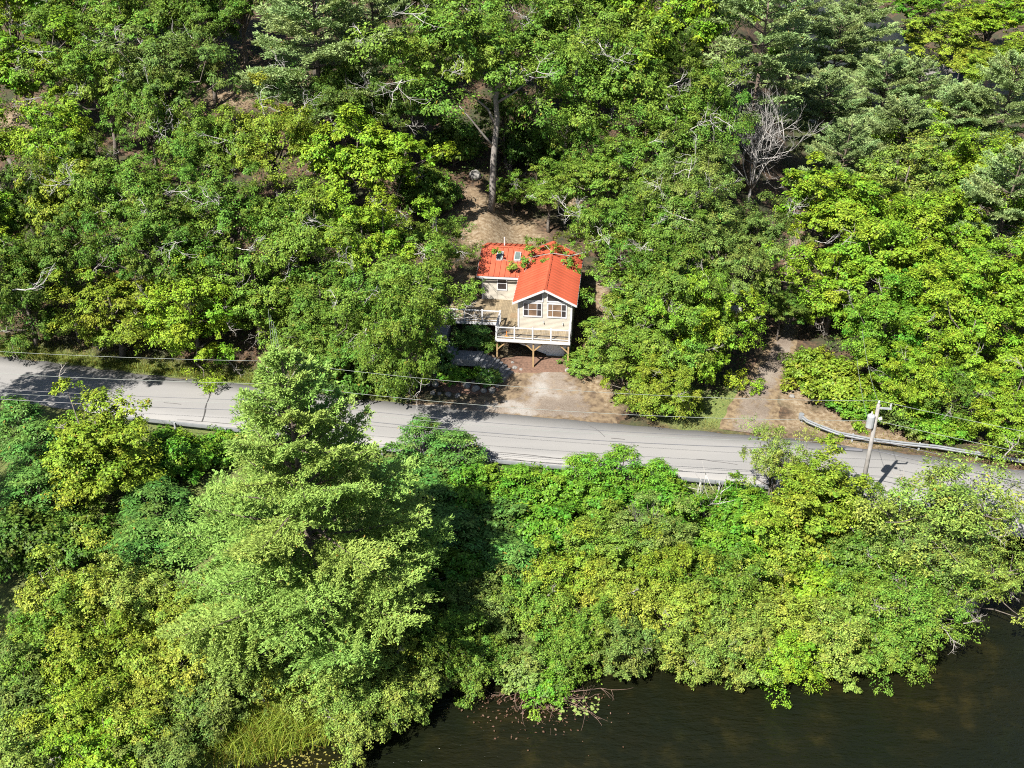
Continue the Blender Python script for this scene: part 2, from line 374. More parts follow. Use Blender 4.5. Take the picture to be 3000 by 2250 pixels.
def resample(pts, n):
    P = np.array(pts); s = np.concatenate([[0], np.cumsum(np.hypot(*np.diff(P, axis=0).T))]); q = np.linspace(0, s[-1], n)
    return list(zip(np.interp(q, s, P[:, 0]), np.interp(q, s, P[:, 1])))
am, nt, p, o = newmat('gravel_and_packed_dirt'); L = nt.links.new
g1n, g2n, g3n = noise(nt, 0.33, 5), noise(nt, 14, 3), noise(nt, 2.2, 4)
c = ramp(nt, g1n, [(0.38, (0.11,0.078,0.054)), (0.5, (0.165,0.125,0.092)), (0.64, (0.26,0.242,0.222))])
c = mixc(nt, 0.35, c, ramp(nt, g2n, [(0.3, (0.06,0.05,0.04)), (0.7, (0.30,0.275,0.24))]))
c = mixc(nt, ramp(nt, g3n, [(0.58, 0.0), (0.75, 0.5)]), c, (0.24, 0.18, 0.12))
c = edge_mix(nt, c, ramp(nt, g3n, [(0.35, (0.075,0.05,0.03)), (0.6, (0.17,0.125,0.075))]))
L(c, p.inputs['Base Color']); p.inputs['Roughness'].default_value = 0.95; bump(nt, p, g2n, 0.7, 0.03)
W2 = lambda L_: [at(a, b)[:2] for a, b in L_]
drape('gravel_apron', resample(W2([(1130,1186),(1290,1180),(1450,1150),(1470,1115),(1540,1085)]), 30),
      resample(W2([(1150,1192),(1380,1212),(1600,1233),(1830,1252),(1760,1160),(1680,1095)]), 30), am, 16, 0.05, 0.4)
lm, nt, p, o = newmat('lane_dirt'); L = nt.links.new
l1, l2 = noise(nt, 0.6, 5), noise(nt, 12, 3)
c = ramp(nt, l1, [(0.35, (0.085,0.06,0.042)), (0.55, (0.15,0.115,0.088)), (0.7, (0.205,0.178,0.145))])
c = mixc(nt, 0.35, c, ramp(nt, l2, [(0.3, (0.07,0.05,0.036)), (0.7, (0.30,0.265,0.215))]))
c = edge_mix(nt, c, ramp(nt, noise(nt, 3.0, 5), [(0.35, (0.085,0.055,0.03)), (0.6, (0.19,0.14,0.08))]))
L(c, p.inputs['Base Color']); p.inputs['Roughness'].default_value = 0.95; bump(nt, p, l2, 0.7, 0.03)
drape('dirt_lane', resample(W2([(2090,1258),(2145,1160),(2190,1090),(2240,1020),(2285,960),(2290,860),(2290,780),(2310,700),(2360,600)]), 46),
      resample(W2([(2310,1284),(2285,1180),(2310,1110),(2340,1040),(2345,970),(2330,870),(2325,790),(2350,700),(2400,600)]), 46), lm, 6, 0.06, 0.35)
sheetm = simple('brown_mulch', (0.13, 0.075, 0.05), 0.95, 0.4, 6, bumpd=0.03)
drape('mulch_bed', resample(W2([(1440,1050),(1520,1040),(1600,1045),(1675,1050)]), 14), resample(W2([(1490,1090),(1560,1100),(1630,1098),(1690,1095)]), 14), sheetm, 8, 0.09, 0.3)
drape('mulch_bed', resample(W2([(1300,1070),(1360,1062),(1420,1075),(1460,1095)]), 14), resample(W2([(1300,1150),(1350,1160),(1410,1160),(1460,1150)]), 14), sheetm, 8, 0.05, 0.3)

# ------------------------------------------------------------------ the house (local frame: x along the front, y into the depth)
house = empty('cottage', (HX, HY, 0), -PSI)
tag(house, 'small cream cottage with orange-red metal roof and raised front deck', 'house')
FL = 3.40                                                    # deck and floor level
UL, UR, WF, WB = -4.35, -0.05, 1.95, 11.0                    # front gabled room
ML, MF, MK = -7.95, 6.95, 13.0                               # left wing: left end, front wall, back wall
EG, RG, EM, RM = 5.92, 7.20, 5.72, 6.93                      # eave / ridge heights
UC = (UL+UR)/2
def siding(mb, p0, p1, z0, z1, nrm, clip=None):
    (x0, y0), (x1, y1) = p0, p1; z = z0
    while z < z1 - 0.02:
        zt = min(z + 0.115, z1); t0, t1 = (0, 1) if not clip else clip((z+zt)/2)
        if t1 - t0 < 0.02: break
        a = (x0+(x1-x0)*t0, y0+(y1-y0)*t0); b = (x0+(x1-x0)*t1, y0+(y1-y0)*t1)
        ox, oy = nrm[0]*0.02, nrm[1]*0.02
        mb.poly([(a[0]+ox,a[1]+oy,z),(b[0]+ox,b[1]+oy,z),(b[0],b[1],zt),(a[0],a[1],zt),(a[0],a[1],z),(b[0],b[1],z)], [(0,1,2,3),(4,5,1,0)])
        z = zt
slope_g = (RG-EG)/(UC-(UL-0.42))
def clip_front(z):
    ztop = EG - 0.12 + slope_g*0.42
    if z <= ztop: return 0, 1
    s = (z-ztop)/slope_g/(UR-UL); return s, 1-s
mb = MB(); siding(mb, (UL, WF), (UR, WF), FL, RG-0.12, (0, -1), clip_front); mb.build('front_wall', M['siding'], house)
mb = MB(); siding(mb, (UL, MF), (UL, WF), FL, EG+0.05, (-1, 0)); mb.build('left_side_wall', M['siding'], house)
mb = MB(); siding(mb, (UR, WF), (UR, WB), FL-1.2, EG+0.05, (1, 0)); mb.build('right_side_wall', M['siding'], house)
mb = MB(); siding(mb, (UR, WB), (UL, WB), FL-0.3, RG-0.12, (0, 1), clip_front); mb.build('rear_wall', M['siding'], house)
mb = MB(); siding(mb, (ML, MF), (UL, MF), FL, EM+0.02, (0, -1)); mb.build('wing_front_wall', M['siding'], house)
def clip_end(z):
    if z <= EM: return 0, 1
    s = (z-EM)/(RM-EM)*0.5; return s, 1-s
mb = MB(); siding(mb, (ML, MK), (ML, MF), FL-0.4, RM-0.1, (-1, 0), clip_end); mb.build('wing_end_wall', M['siding'], house)
mb = MB(); siding(mb, (UL, MK), (ML, MK), FL-0.4, EM+0.02, (0, 1)); mb.build('wing_rear_wall', M['siding'], house)
mb = MB(); mb.box((ML+.05, MF+.05, 1.5), (UL+.1, MK-.05, FL)); mb.build('foundation', M['found'], house)
# white corner boards
for x, y, zt in [(UL, WF, EG+0.05), (UR, WF, EG+0.05), (ML, MF, EM)]:
    MB().box((x-0.07, y-0.045, FL-0.02), (x+0.07, y+0.07, zt)).build('corner_board', M['white'], house)
# skirt wall and cellar door below the front room
mb = MB(); y = WF+0.02
mb.poly([(UL,y,1.95),(-2.05,y,1.05),(-2.05,y,FL-.25),(UL,y,FL-.25),(UL,y+.1,1.95),(-2.05,y+.1,1.05),(-2.05,y+.1,FL-.25),(UL,y+.1,FL-.25)],
        [(0,1,2,3),(5,4,7,6),(0,4,5,1),(3,2,6,7),(0,3,7,4),(1,5,6,2)]); mb.build('skirt_wall', M['skirt'], house)
door = MB().box((-2.03, WF-0.04, 0.85), (-0.02, WF+0.12, FL-.25)).build('cellar_door', M['skirt'], house)
for x0, x1 in [(-1.96, -1.05), (-0.98, -0.10)]:
    for z0, z1 in [(0.98, 1.62), (1.70, 2.35), (2.43, 3.05)]:
        MB().box((x0, WF-0.058, z0), (x1, WF-0.042, z1)).build('panel', M['skirt'], door)
MB().tube([(-1.92, WF-.10, 1.25), (-1.78, WF-.10, 1.25)], 0.02).build('handle', M['cable'], door)
MB().box((UR-0.01, WF+.05, 0.6), (UR+0.02, WB, FL-1.2)).build('foundation', M['found'], house)

def window(x0, x1, z0, z1, y, cols, rows, blinds=(), name='window'):
    w = MB(); t = 0.09
    for a, b in [((x0-t, y-.075, z0-t-.03), (x1+t, y-.005, z0)), ((x0-t, y-.075, z1), (x1+t, y-.005, z1+t)),
                 ((x0-t, y-.073, z0), (x0, y-.005, z1)), ((x1, y-.073, z0), (x1+t, y-.005, z1))]: w.box(a, b)
    o = w.build(name, M['white'], house)
    cx = [x0+(x1-x0)*c for c in cols]; cz = [z0+(z1-z0)*r for r in rows]; m = 0.022
    for c in cx[1:-1]: MB().box((c-m, y-.068, z0), (c+m, y-.012, z1)).build('mullion', M['white'], o)
    for i in range(len(cx)-1):
        for j in range(len(cz)-1):
            a0 = cx[i]+(m if i else 0); a1 = cx[i+1]-(m if i < len(cx)-2 else 0)
            if j: MB().box((a0, y-.066, cz[j]-m), (a1, y-.014, cz[j]+m)).build('sash_bar', M['white'], o)
            b0 = cz[j]+(m if j else 0); b1 = cz[j+1]-(m if j < len(cz)-2 else 0)
            MB().box((a0, y-.038, b0), (a1, y-.024, b1)).build('pane', M['glass_blind'] if (i, j) in blinds else M['glass_dark'], o)
    return o
window(-3.90, -2.50, 4.62, 5.72, WF, [0, .25, .76, 1], [0, .5, 1], {(1, 0), (1, 1)})
window(-1.92, -0.50, 4.62, 5.72, WF, [0, .25, .76, 1], [0, .5, 1], {(1, 0), (1, 1), (0, 0), (0, 1)})
window(-6.62, -5.92, 4.40, 5.50, MF, [0, 1], [0, .5, 1])
# two wedge windows under the gable
def wedge(sgn):
    xi, xo = UC+sgn*0.22, UC+sgn*1.72; zb = 6.02; zt = lambda x: RG-0.30-slope_g*abs(x-UC)
    zti, zto = zt(xi), max(zt(xo), zb+.02)
    def slab(pts, y0, y1, mat, name, parent):
        n = len(pts); v = [(x, y0, z) for x, z in pts] + [(x, y1, z) for x, z in pts]
        f = [tuple(range(n)), tuple(range(2*n-1, n-1, -1))] + [(i, n+i, n+(i+1) % n, (i+1) % n) for i in range(n)]
        return MB().poly(v, f).build(name, mat, parent)
    g = slab([(xi, zb), (xo, zb), (xo, zto), (xi, zti)], WF-.034, WF-.022, M['glass_dark'], 'gable_window', house)
    slab([(xi-sgn*.09, zb-.10), (xo+sgn*.12, zb-.10), (xo+sgn*.12, zb), (xi-sgn*.09, zb)], WF-.07, WF-.012, M['white'], 'frame', g)
    slab([(xi-sgn*.09, zb), (xi, zb), (xi, zti), (xi-sgn*.09, zti+.04)], WF-.068, WF-.012, M['white'], 'frame', g)
wedge(-1); wedge(1)
MB().box((UL+.05, WF-.05, 5.86), (UC-.32, WF-.012, 5.915)).build('trim_board', M['white'], house)
MB().box((UC+.32, WF-.05, 5.86), (UR-.05, WF-.012, 5.915)).build('trim_board', M['white'], house)
for x, z in [(-2.30, 4.10), (-0.72, 4.02)]:
    lamp = MB().box((x-.05, WF-.06, z-.07), (x+.05, WF-.02, z+.07)).build('wall_lamp', M['flash'], house)
    MB().tube([(x, WF-.06, z), (x, WF-.12, z), (x, WF-.14, z-.06)], [.03, .045, .05], 8).build('lamp_shade', M['flash'], lamp)

# roof panels: standing seam sheets, each its own piece
roof = empty('roof', parent=house)
def panel_mesh(name, w, length):
    mb = MB(); mb.box((0, 0, 0), (w-0.004, length, 0.03)); mb.box((0, 0.01, 0.032), (0.045, length-.01, 0.095)); return mb.mesh(name, M['roof'])
def lay(me, origin, xdir, ydir, name='roof_panel'):
    o = link(name, me, roof); X_, Y_ = Vector(xdir).normalized(), Vector(ydir).normalized(); Z_ = X_.cross(Y_)
    from mathutils import Matrix
    m = Matrix((X_, Y_, Z_)).transposed().to_4x4(); m.translation = Vector(origin); o.matrix_local = m; return o
W0, W1, PW = WF-0.45, WB+0.35, 0.50
hw = UC-(UL-0.42); gl = math.hypot(hw, RG-EG)
pg = panel_mesh('roof_panel', PW, gl); n = int((W1-W0)/PW)
for k in range(n):
    lay(pg, (UL-0.42, W0+(k+1)*PW, EG), (0, -1, 0), (hw, 0, RG-EG))
    lay(pg, (UR+0.42, W0+k*PW, EG), (0, 1, 0), (-hw, 0, RG-EG))
W1 = W0+n*PW
wr_ = (MF-0.42 + MK+0.42)/2; hd = wr_-(MF-0.42); ml_ = math.hypot(hd, RM-EM); PM = 0.46
pm = panel_mesh('roof_panel', PM, ml_)
n2_ = 12
for k in range(n2_):
    x = ML-0.42+k*PM
    lay(pm, (x, MF-0.42, EM), (1, 0, 0), (0, hd, RM-EM))
    if k < 9: lay(pm, (x+PM, MK+0.42, EM), (-1, 0, 0), (0, -hd, RM-EM))
def cap(p, q, sx, sy, drop):
    p, q = Vector(p), Vector(q); s = Vector((sx, sy, 0))*0.14
    dz = Vector((0, 0, -drop*0.14)); up = Vector((0, 0, .10))
    return MB().poly([p+up, q+up, p+s+dz+up, q+s+dz+up, p-s+dz+up, q-s+dz+up], [(0,1,3,2),(1,0,4,5)]).build('ridge_cap', M['roof'], roof)
cap((UC, W0-.01, RG), (UC, W1, RG), 1, 0, slope_g)
cap((ML-.42, wr_, RM), (UC-.4, wr_, RM), 0, 1, (RM-EM)/hd)
# white rake and fascia boards
def rake(p, q): MB().beam(Vector(p)+Vector((0,0,-.085)), Vector(q)+Vector((0,0,-.085)), 0.04, 0.17).build('fascia_board', M['white'], roof)
for y in (W0-.025, W1+.025):
    rake((UL-.44, y, EG+.01), (UC, y, RG+.01)); rake((UR+.44, y, EG+.01), (UC, y, RG+.01))
rake((UL-.44, W0, EG-.02), (UL-.44, MF-.4, EG-.02)); rake((UR+.445, W0, EG-.02), (UR+.445, W1, EG-.02))
rake((ML-.42, MF-.445, EM-.02), (UL-.35, MF-.445, EM-.02)); rake((ML-.445, MF-.42, EM), (ML-.445, wr_, RM)); rake((ML-.445, MK+.42, EM), (ML-.445, wr_, RM))
MB().box((UL-.42, W0+.01, EG-.06), (UL, MF-.4, EG-.045)).build('soffit', M['white'], roof)
MB().box((UR, W0+.01, EG-.06), (UR+.42, W1-.01, EG-.045)).build('soffit', M['white'], roof)
# skylights and vent pipe
sm = (RM-EM)/hd
for x0 in (-6.95, -5.42):
    y0, y1 = 8.35, 9.30; z = lambda y: EM + sm*(y-(MF-.42)) + .03
    v = lambda x, y, h: (x, y, z(y)+h)
    x1 = x0+.55
    s = MB().poly([v(x0,y0,-.02),v(x1,y0,-.02),v(x1,y1,-.02),v(x0,y1,-.02),v(x0,y0,.14),v(x1,y0,.14),v(x1,y1,.14),v(x0,y1,.14)],
              [(4,5,6,7),(0,1,5,4),(1,2,6,5),(2,3,7,6),(3,0,4,7)]).build('skylight', M['flash'], roof)
    e = .07
    MB().poly([v(x0+e,y0+e,.150),v(x1-e,y0+e,.150),v(x1-e,y1-e,.150),v(x0+e,y1-e,.150)], [(0,1,2,3)]).build('pane', M['skyglass'], s)
MB().tube([(-6.5, 10.9, 6.5), (-6.5, 10.9, 7.45)], 0.06, 8).build('vent_pipe', M['white'], roof)

# deck with boards, rim, posts and railing
deck = empty('deck', parent=house)
BW = 0.14
def board(x, y0, y1): MB().box((x+.004, y0, FL-.04), (x+BW-.004, y1, FL)).build('board', M['deck'], deck)
k = 0; x = -10.5
while x < -0.08:
    y0 = 2.76 if x < -6.02 else 0.02; y1 = MF-.03 if x+BW < UL-.02 else WF-.03
    if x+BW <= -6.0 or x >= -6.03: board(x, y0, y1)
    else: board(x, 2.76, y1)
    x += BW
def rim(p, q): MB().beam((p[0], p[1], FL-.15), (q[0], q[1], FL-.15), 0.045, 0.26).build('rim_board', M['white'], deck)
rim((-6.05, -.01), (.02, -.01)); rim((-6.03, .015), (-6.03, 2.76)); rim((-10.5, 2.73), (-6.06, 2.73)); rim((.0, .015), (.0, WF-.05)); rim((-10.52, 2.71), (-10.52, MF))
MB().beam((-5.95, .22, FL-.36), (-.05, .22, FL-.36), .09, .20).build('support_beam', M['wood'], deck)
MB().beam((-10.3, 3.0, FL-.36), (-6.05, 3.0, FL-.36), .09, .20).build('support_beam', M['wood'], deck)
for yj in np.arange(0.9, 6.8, 1.3):
    x0 = -10.4 if yj > 2.9 else -5.95
    MB().beam((x0, yj, FL-.16), (UL if yj > WF else -.05, yj, FL-.16), .05, .2).build('joist', M['wood'], deck)
def wpos(u, w): return HX+u*cos(PSI)+w*sin(PSI), HY-u*sin(PSI)+w*cos(PSI)
for x in (-5.9, -2.95, -0.12):
    zg = g1(*wpos(x, .22))-.15
    po = MB().box((x-.065, .155, zg), (x+.065, .285, FL-.46)).build('post', M['wood'], deck)
    for s in (-1, 1):
        if (x < -5 and s < 0) or (x > -1 and s > 0): continue
        MB().beam((x+s*.04, .22, FL-1.10), (x+s*.68, .22, FL-.48), .08, .09).build('brace', M['wood'], po)
for x, y in ((-10.2, 3.0), (-7.8, 3.0)):
    zg = g1(*wpos(x, y))-.15
    MB().box((x-.065, y-.065, zg), (x+.065, y+.065, FL-.46)).build('post', M['wood'], deck)
def railing(p, q, n, ends=(1, 1)):
    p, q = Vector((*p, 0)), Vector((*q, 0))
    r = MB(); r.beam(p+Vector((0,0,FL+.98)), q+Vector((0,0,FL+.98)), .13, .05); r.build('top_rail', M['white'], deck)
    MB().beam(p+Vector((0,0,FL+.10)), q+Vector((0,0,FL+.10)), .05, .05).build('bottom_rail', M['white'], deck)
    for i in range(n+1):
        if (i == 0 and not ends[0]) or (i == n and not ends[1]): continue
        c = p.lerp(q, i/n); po = MB().box((c.x-.06, c.y-.06, FL), (c.x+.06, c.y+.06, FL+1.05)).build('rail_post', M['white'], deck)
        MB().poly([(c.x-.08,c.y-.08,FL+1.05),(c.x+.08,c.y-.08,FL+1.05),(c.x+.08,c.y+.08,FL+1.05),(c.x-.08,c.y+.08,FL+1.05),(c.x,c.y,FL+1.12)],
                  [(0,1,4),(1,2,4),(2,3,4),(3,0,4),(3,2,1,0)]).build('post_cap', M['white'], po)
    for j in range(6):
        z = FL+.21+j*.125; MB().tube([p+Vector((0,0,z)), q+Vector((0,0,z))], .006, 4).build('cable', M['cable'], deck)
railing((-5.95, .07), (-.07, .07), 4); railing((-5.95, .07), (-5.95, 2.80), 2, (0, 1)); railing((-10.42, 2.80), (-5.95, 2.80), 3, (1, 0)); railing((-.07, .07), (-.07, WF-.1), 1, (0, 1))
# things on the deck
mx, my = wpos(-4.85, 4.1)
dm = empty('doormat', (mx, my, FL), -PSI); tag(dm, 'brown doormat lying on the deck beside the gabled room', 'doormat')
MB().box((-.36, -.42, .002), (.36, .42, .022)).build('pile', M['mat'], dm); MB().box((-.40, -.46, .001), (.40, .46, .012)).build('edging', M['mat'], dm)
hx, hy = wpos(-5.15, .35)
hk = empty('garden_hook', (hx, hy, FL), -PSI); tag(hk, 'small orange hook standing behind the deck railing', 'hook')
MB().tube([(0,0,0),(0,0,.45),(.05,0,.6),(.13,0,.62),(.16,0,.52)], .03, 6).build('stem', M['orange'], hk); MB().box((-.12,-.12,0),(.12,.12,.03)).build('base', M['orange'], hk)

# ------------------------------------------------------------------ steps and boulders
st = empty('garden_steps', (0, 0, 0)); tag(st, 'grey stone steps winding up through the planting to the deck', 'steps')
tr = [(1401,1041),(1412,1047),(1425,1054),(1436,1059),(1447,1063),(1455,1071),(1465,1079),(1474,1089),(1482,1097)]
zs = [2.05-.165*k for k in range(9)]
def slab(c, ang, l, w, zt, th, name, parent, jig=.02):
    a, b = Vector((cos(ang), sin(ang), 0))*l/2, Vector((-sin(ang), cos(ang), 0))*w/2; c = Vector((c[0], c[1], zt)); mb = MB(); P = []
    for h in (-th, -.03, 0):
        s = 1.0 if h < 0 else 0.975
        for sa, sb in ((-1,-1),(1,-1),(1,1),(-1,1)):
            P.append(c + a*sa*s + b*sb*s + Vector((random.uniform(-jig,jig), random.uniform(-jig,jig), h)))
    f = [(8,9,10,11)] + [(4*k+i, 4*k+(i+1)%4, 4*k+4+(i+1)%4, 4*k+4+i) for k in (0,1) for i in range(4)]
    return mb.poly(P, f).build(name, M['step'], parent)
for k, ((a, b), z) in enumerate(zip(tr, zs)):
    c = atz(a, b, z); slab(c, R_(-14 - k*2.2), .50, 1.55, z, .5, 'step', st)
c = atz(1362, 1040, 2.05); slab(c, R_(-6), 2.1, 1.5, 2.07, .6, 'landing', st)
for k, (a, b) in enumerate([(1329,1026),(1319,1018),(1309,1012),(1299,1005)]):
    z = 2.22+.165*k; c = atz(a, b, z); slab(c, R_(-8), .5, 1.5, z, .6, 'step', st)
c = atz(1289, 975, 2.9); slab(c, R_(-8), 1.2, 3.0, 2.9, .8, 'landing', st)

def rock_mesh(seed, n=3):
    r = np.random.default_rng(seed); bpy_me = bpy.data.meshes.new('boulder')
    import bmesh
    bm = bmesh.new(); bmesh.ops.create_icosphere(bm, subdivisions=2, radius=1.0)
    pl = r.normal(size=(9, 3)); pl /= np.linalg.norm(pl, axis=1)[:, None]; dd = r.uniform(.62, .95, 9)
    for v in bm.verts:
        p = np.array(v.co)
        for nn, q in zip(pl, dd):
            e = p @ nn
            if e > q: p = p - nn*(e-q)*.92
        v.co = p + r.normal(size=3)*.025
    bm.to_mesh(bpy_me); bm.free(); bpy_me.materials.append(M['stone']); return bpy_me
RK = [rock_mesh(s) for s in range(5)]
rocks = [(1367,1128,24,'large angular boulder at the left of the pale row edging the flower bed'),
         (1393,1136,26,'widest squat boulder, second of the pale row edging the flower bed'),
         (1419,1142,21,'third boulder of the pale row edging the flower bed'),
         (1441,1142,24,'fourth boulder of the pale row, flat and wedge-shaped'),
         (1455,1128,18,'round pale boulder at the corner below the bottom step'),
         (1464,1112,17,'rounded boulder leaning against the bottom step'),
         (1390,1117,20,'boulder set back in the bed between two leafy plants'),
         (1402,1018,17,'lone pale boulder on the slope above the step landing'),
         (1268,1150,16,'bluish boulder at the left end of the scattered verge stones'),
         (1287,1152,13,'small verge stone second from the left end'),
         (1313,1154,19,'greenish grey verge stone left of the pale boulder row'),
         (1340,1157,18,'low verge stone just left of the pale boulder row'),
         (1277,1122,24,'grey boulder in shade at the left side of the flower bed'),
         (1277,1098,22,'tall dark boulder in deep shade left of the flower bed'),
         (1255,1124,15,'small yellowish stone beside the shaded bluish boulder'),
         (1507,1077,18,'pale boulder in the shade between steps and deck posts'),
         (1527,1083,14,'lumpy stone between the middle deck post and the steps'),
         (1500,1062,13,'small brown stone under the left end of the deck'),
         (1662,1084,17,'stone at the foot of the right deck post'),
         (1688,1078,15,'stone at the edge of the trees right of the deck'),
         (1395,882,24,'grey ledge of rock beside the cottage wall and deck'),
         (365,1022,18,'pale stone in the shady verge above the road'),
         (1395,510,40,'dark mossy boulder on the forest floor left of the big trunk'),
         (2440,166,20,'round white boulder among the far pines near the creek'),
         (2320,1160,16,'stone at the sandy corner of the dirt lane')]
for i, (a, b, w, lab) in enumerate(rocks):
    x, y, z = at(a, b+w*.25, 0); s = w*depth(x, y, z)/F_PX/2*1.15
    o = link('boulder', RK[i % 5]); o.location = (x, y, z+s*.28); o.rotation_euler = (0, 0, i*1.9); o.scale = (s, s*.95, s*.8)
    tag(o, lab, 'boulder', 'boulders around the cottage and verge')

# ------------------------------------------------------------------ utility poles, wires, guard rails, bridge
def pole(px, py, h, label, side, arms=True):
    x, y, z = at(px, py); r = empty('utility_pole', (x, y, z)); tag(r, label, 'utility pole', 'utility poles along the road')
    MB().tube([(0,0,-.5),(0,0,h*.5),(0,0,h)], [.17,.145,.115], 10).build('pole', M['pole'], r, True)
    a = MB().beam((-.1, -.06, h-.25), (side*.85, -.06, h-.32), .09, .11).build('crossarm', M['grey'], r)
    for q in (side*.78,): MB().tube([(q,-.06,h-.26),(q,-.06,h-.08),(q,-.06,h+.05)], [.03,.07,.045], 8).build('insulator', M['white'], a)
    MB().tube([(0,0,h),(0,0,h+.12),(0,0,h+.26)], [.03,.08,.05], 8).build('insulator', M['white'], r)
    t = MB().tube([(-.34*side,-.05,h-1.75),(-.34*side,-.05,h-1.7),(-.34*side,-.05,h-.85),(-.34*side,-.05,h-.78)], [.2,.25,.25,.17], 14).build('transformer', M['grey'], r, False)
    MB().tube([(-.34*side,-.05,h-.80),(-.34*side,-.05,h-.55)], [.06,.04], 8).build('bushing', M['white'], t)
    MB().box((-.34*side-.04, -.05+.2, h-1.5), (-.34*side+.04, .05, h-1.0)).build('bracket', M['grey'], t)
    MB().tube([(.16*side,-.1,h-1.1),(.34*side,-.12,h-1.0)], [.11,.12], 10).build('switch_box', M['white'], r)
    return Vector((x, y, z))
PRH, PLH = 8.7, 9.0
PR = pole(2512, 1500, PRH, 'weathered utility pole with transformer on the right side of the road', 1)
PL = pole(835, 1385, PLH, 'utility pole whose top shows above the tall pine', -1)
dirw = (PR-PL); dirw.normalize()
PLL = PL - dirw*46; PLL.z = 0; PRR = PR + Vector((40, -14, 0)); PRR.z = 0
def wire(p, q, sag, rad, label, mat, n=22):
    p, q = Vector(p), Vector(q); pts = [p.lerp(q, k/n) - Vector((0,0,sag*4*(k/n)*(1-k/n))) for k in range(n+1)]
    return tag(MB().tube(pts, rad*.78, 5).build('overhead_wire', mat, None, True), label, 'wire', 'overhead wires')
Zv = lambda v, h, dx=0: v + Vector((dx, 0, h))
spans = [('topmost primary wire', PLH+.25, PRH+.25, 0, .016, M['wire'], .75), ('neutral wire below the primary', PLH-1.55, PRH-1.25, 0, .018, M['wire'], .75),
         ('upper telephone cable', PLH-2.9, PRH-2.75, .1, .024, M['wireblk'], .7), ('thick lower telephone cable', PLH-3.75, PRH-3.55, .1, .035, M['wireblk'], .7),
         ('thin telephone line between the two cables', PLH-3.2, PRH-2.95, .16, .014, M['wire'], .75)]
for nm, hl, hr, dx, rd, mt, sg in spans:
    wire(Zv(PL, hl, dx), Zv(PR, hr, dx), sg, rd, nm + ' between the two poles over the gravel apron', mt)
    wire(Zv(PLL, hl, dx), Zv(PL, hl, dx), sg*.8, rd, nm + ' running to the left edge above the shaded road', mt)
    if nm[0:4] != 'thin': wire(Zv(PR, hr, dx), Zv(PRR, hr, dx), sg, rd, nm + ' leaving the right pole towards the bridge', mt)
# lines crossing to the woods behind
for k, (h, dx, px, py, hh) in enumerate([(PRH-.1, .08, 2526, 965, 7.0), (PRH-2.0, -.12, 2510, 1045, 6.0)]):
    x, y, z = at(px, py, hh); wire(Zv(PR, h, dx), (x, y, z), .5, .016, ['left', 'right'][1-k] + ' service wire rising from the right pole into the maples', M['wire'])
for k in range(4):
    x, y, z = at(786+7*k, 905+18*k, 8.5); wire(Zv(PL, PLH-.3-.35*k, .1+.22*k), (x, y, z), .3, .015,
        ['first', 'second', 'third', 'fourth'][k] + ' from left of the parallel wires behind the pine-top pole', M['wire'])
sp = PL.lerp(PR, .965) + Vector((.1, 0, PLH*.035+PRH*.965-3.75*.035-3.55*.965-.10)); d_ = dirw*0.9
tag(MB().tube([sp-d_, sp-d_*.9, sp+d_*.9, sp+d_], [.05,.12,.12,.05], 8).build('cable_splice_case', M['wireblk']), 'black splice case on the cable left of the right pole', 'splice case')

def guard(pts, name_label, h=.72, start_cap=False, face=-1, every=3.8):
    P = [Vector(p) for p in pts]; r = empty('guard_rail', P[0]); tag(r, name_label, 'guard rail', 'galvanised guard rails')
    prof = [(-.155,0),(-.13,.075),(-.07,.085),(-.03,.01),(.03,.01),(.07,.085),(.13,.075),(.155,0),(.12,-.012),(0,-.02),(-.12,-.012)]
    V = []; n = len(prof)
    for i, p in enumerate(P):
        t = (P[min(i+1, len(P)-1)]-P[max(i-1, 0)]); t.z = 0; t.normalize(); nn = Vector((-t.y, t.x, 0))*face
        V += [p - P[0] + nn*o_ + Vector((0,0,h+z_-.15)) for z_, o_ in prof]
    mb = MB(); mb.poly(V, [(i*n+k, i*n+(k+1)%n, (i+1)*n+(k+1)%n, (i+1)*n+k) for i in range(len(P)-1) for k in range(n)]); mb.build('beam', M['galv'], r)
    acc = every
    pm_ = MB().box((-.06, -.05, -.5), (.06, .05, h-.02)).mesh('post', M['grey'])
    for a, b in zip(P[:-1], P[1:]):
        acc += (b-a).length
        if acc >= every:
            acc = 0; o = link('post', pm_, r); t = (b-a); t.z = 0; t.normalize(); nn = Vector((-t.y, t.x, 0))*face
            o.location = a - P[0] - nn*.11; o.rotation_euler = (0, 0, math.atan2(t.y, t.x))
    if start_cap:
        t = (P[0]-P[1]).normalized(); nn = Vector((-t.y, t.x, 0))
        MB().tube([Vector((0,0,h-.34)), Vector((0,0,h+.04))], .21, 12).build('end_cap', M['galv'], r)
    return r
def onground(pts, off=0): return [(x, y, max(-.05, g1(x, y)+off)) for x, y in pts]
g = dense(W2([(2345,1237),(2362,1252),(2395,1268),(2450,1287),(2540,1307),(2640,1319),(2740,1330),(2860,1347),(3010,1378)]), 1.0)
guard(onground(g), 'curved galvanised guard rail around the sandy corner of the lane', start_cap=True, face=-1)
g = [(x, float(ynear(x))-.95) for x in np.arange(-29.5, 29, 1.0)]
guard([(x, y, -.05) for x, y in g], 'long guard rail on the pond side of the road half hidden by shrubs', face=1)
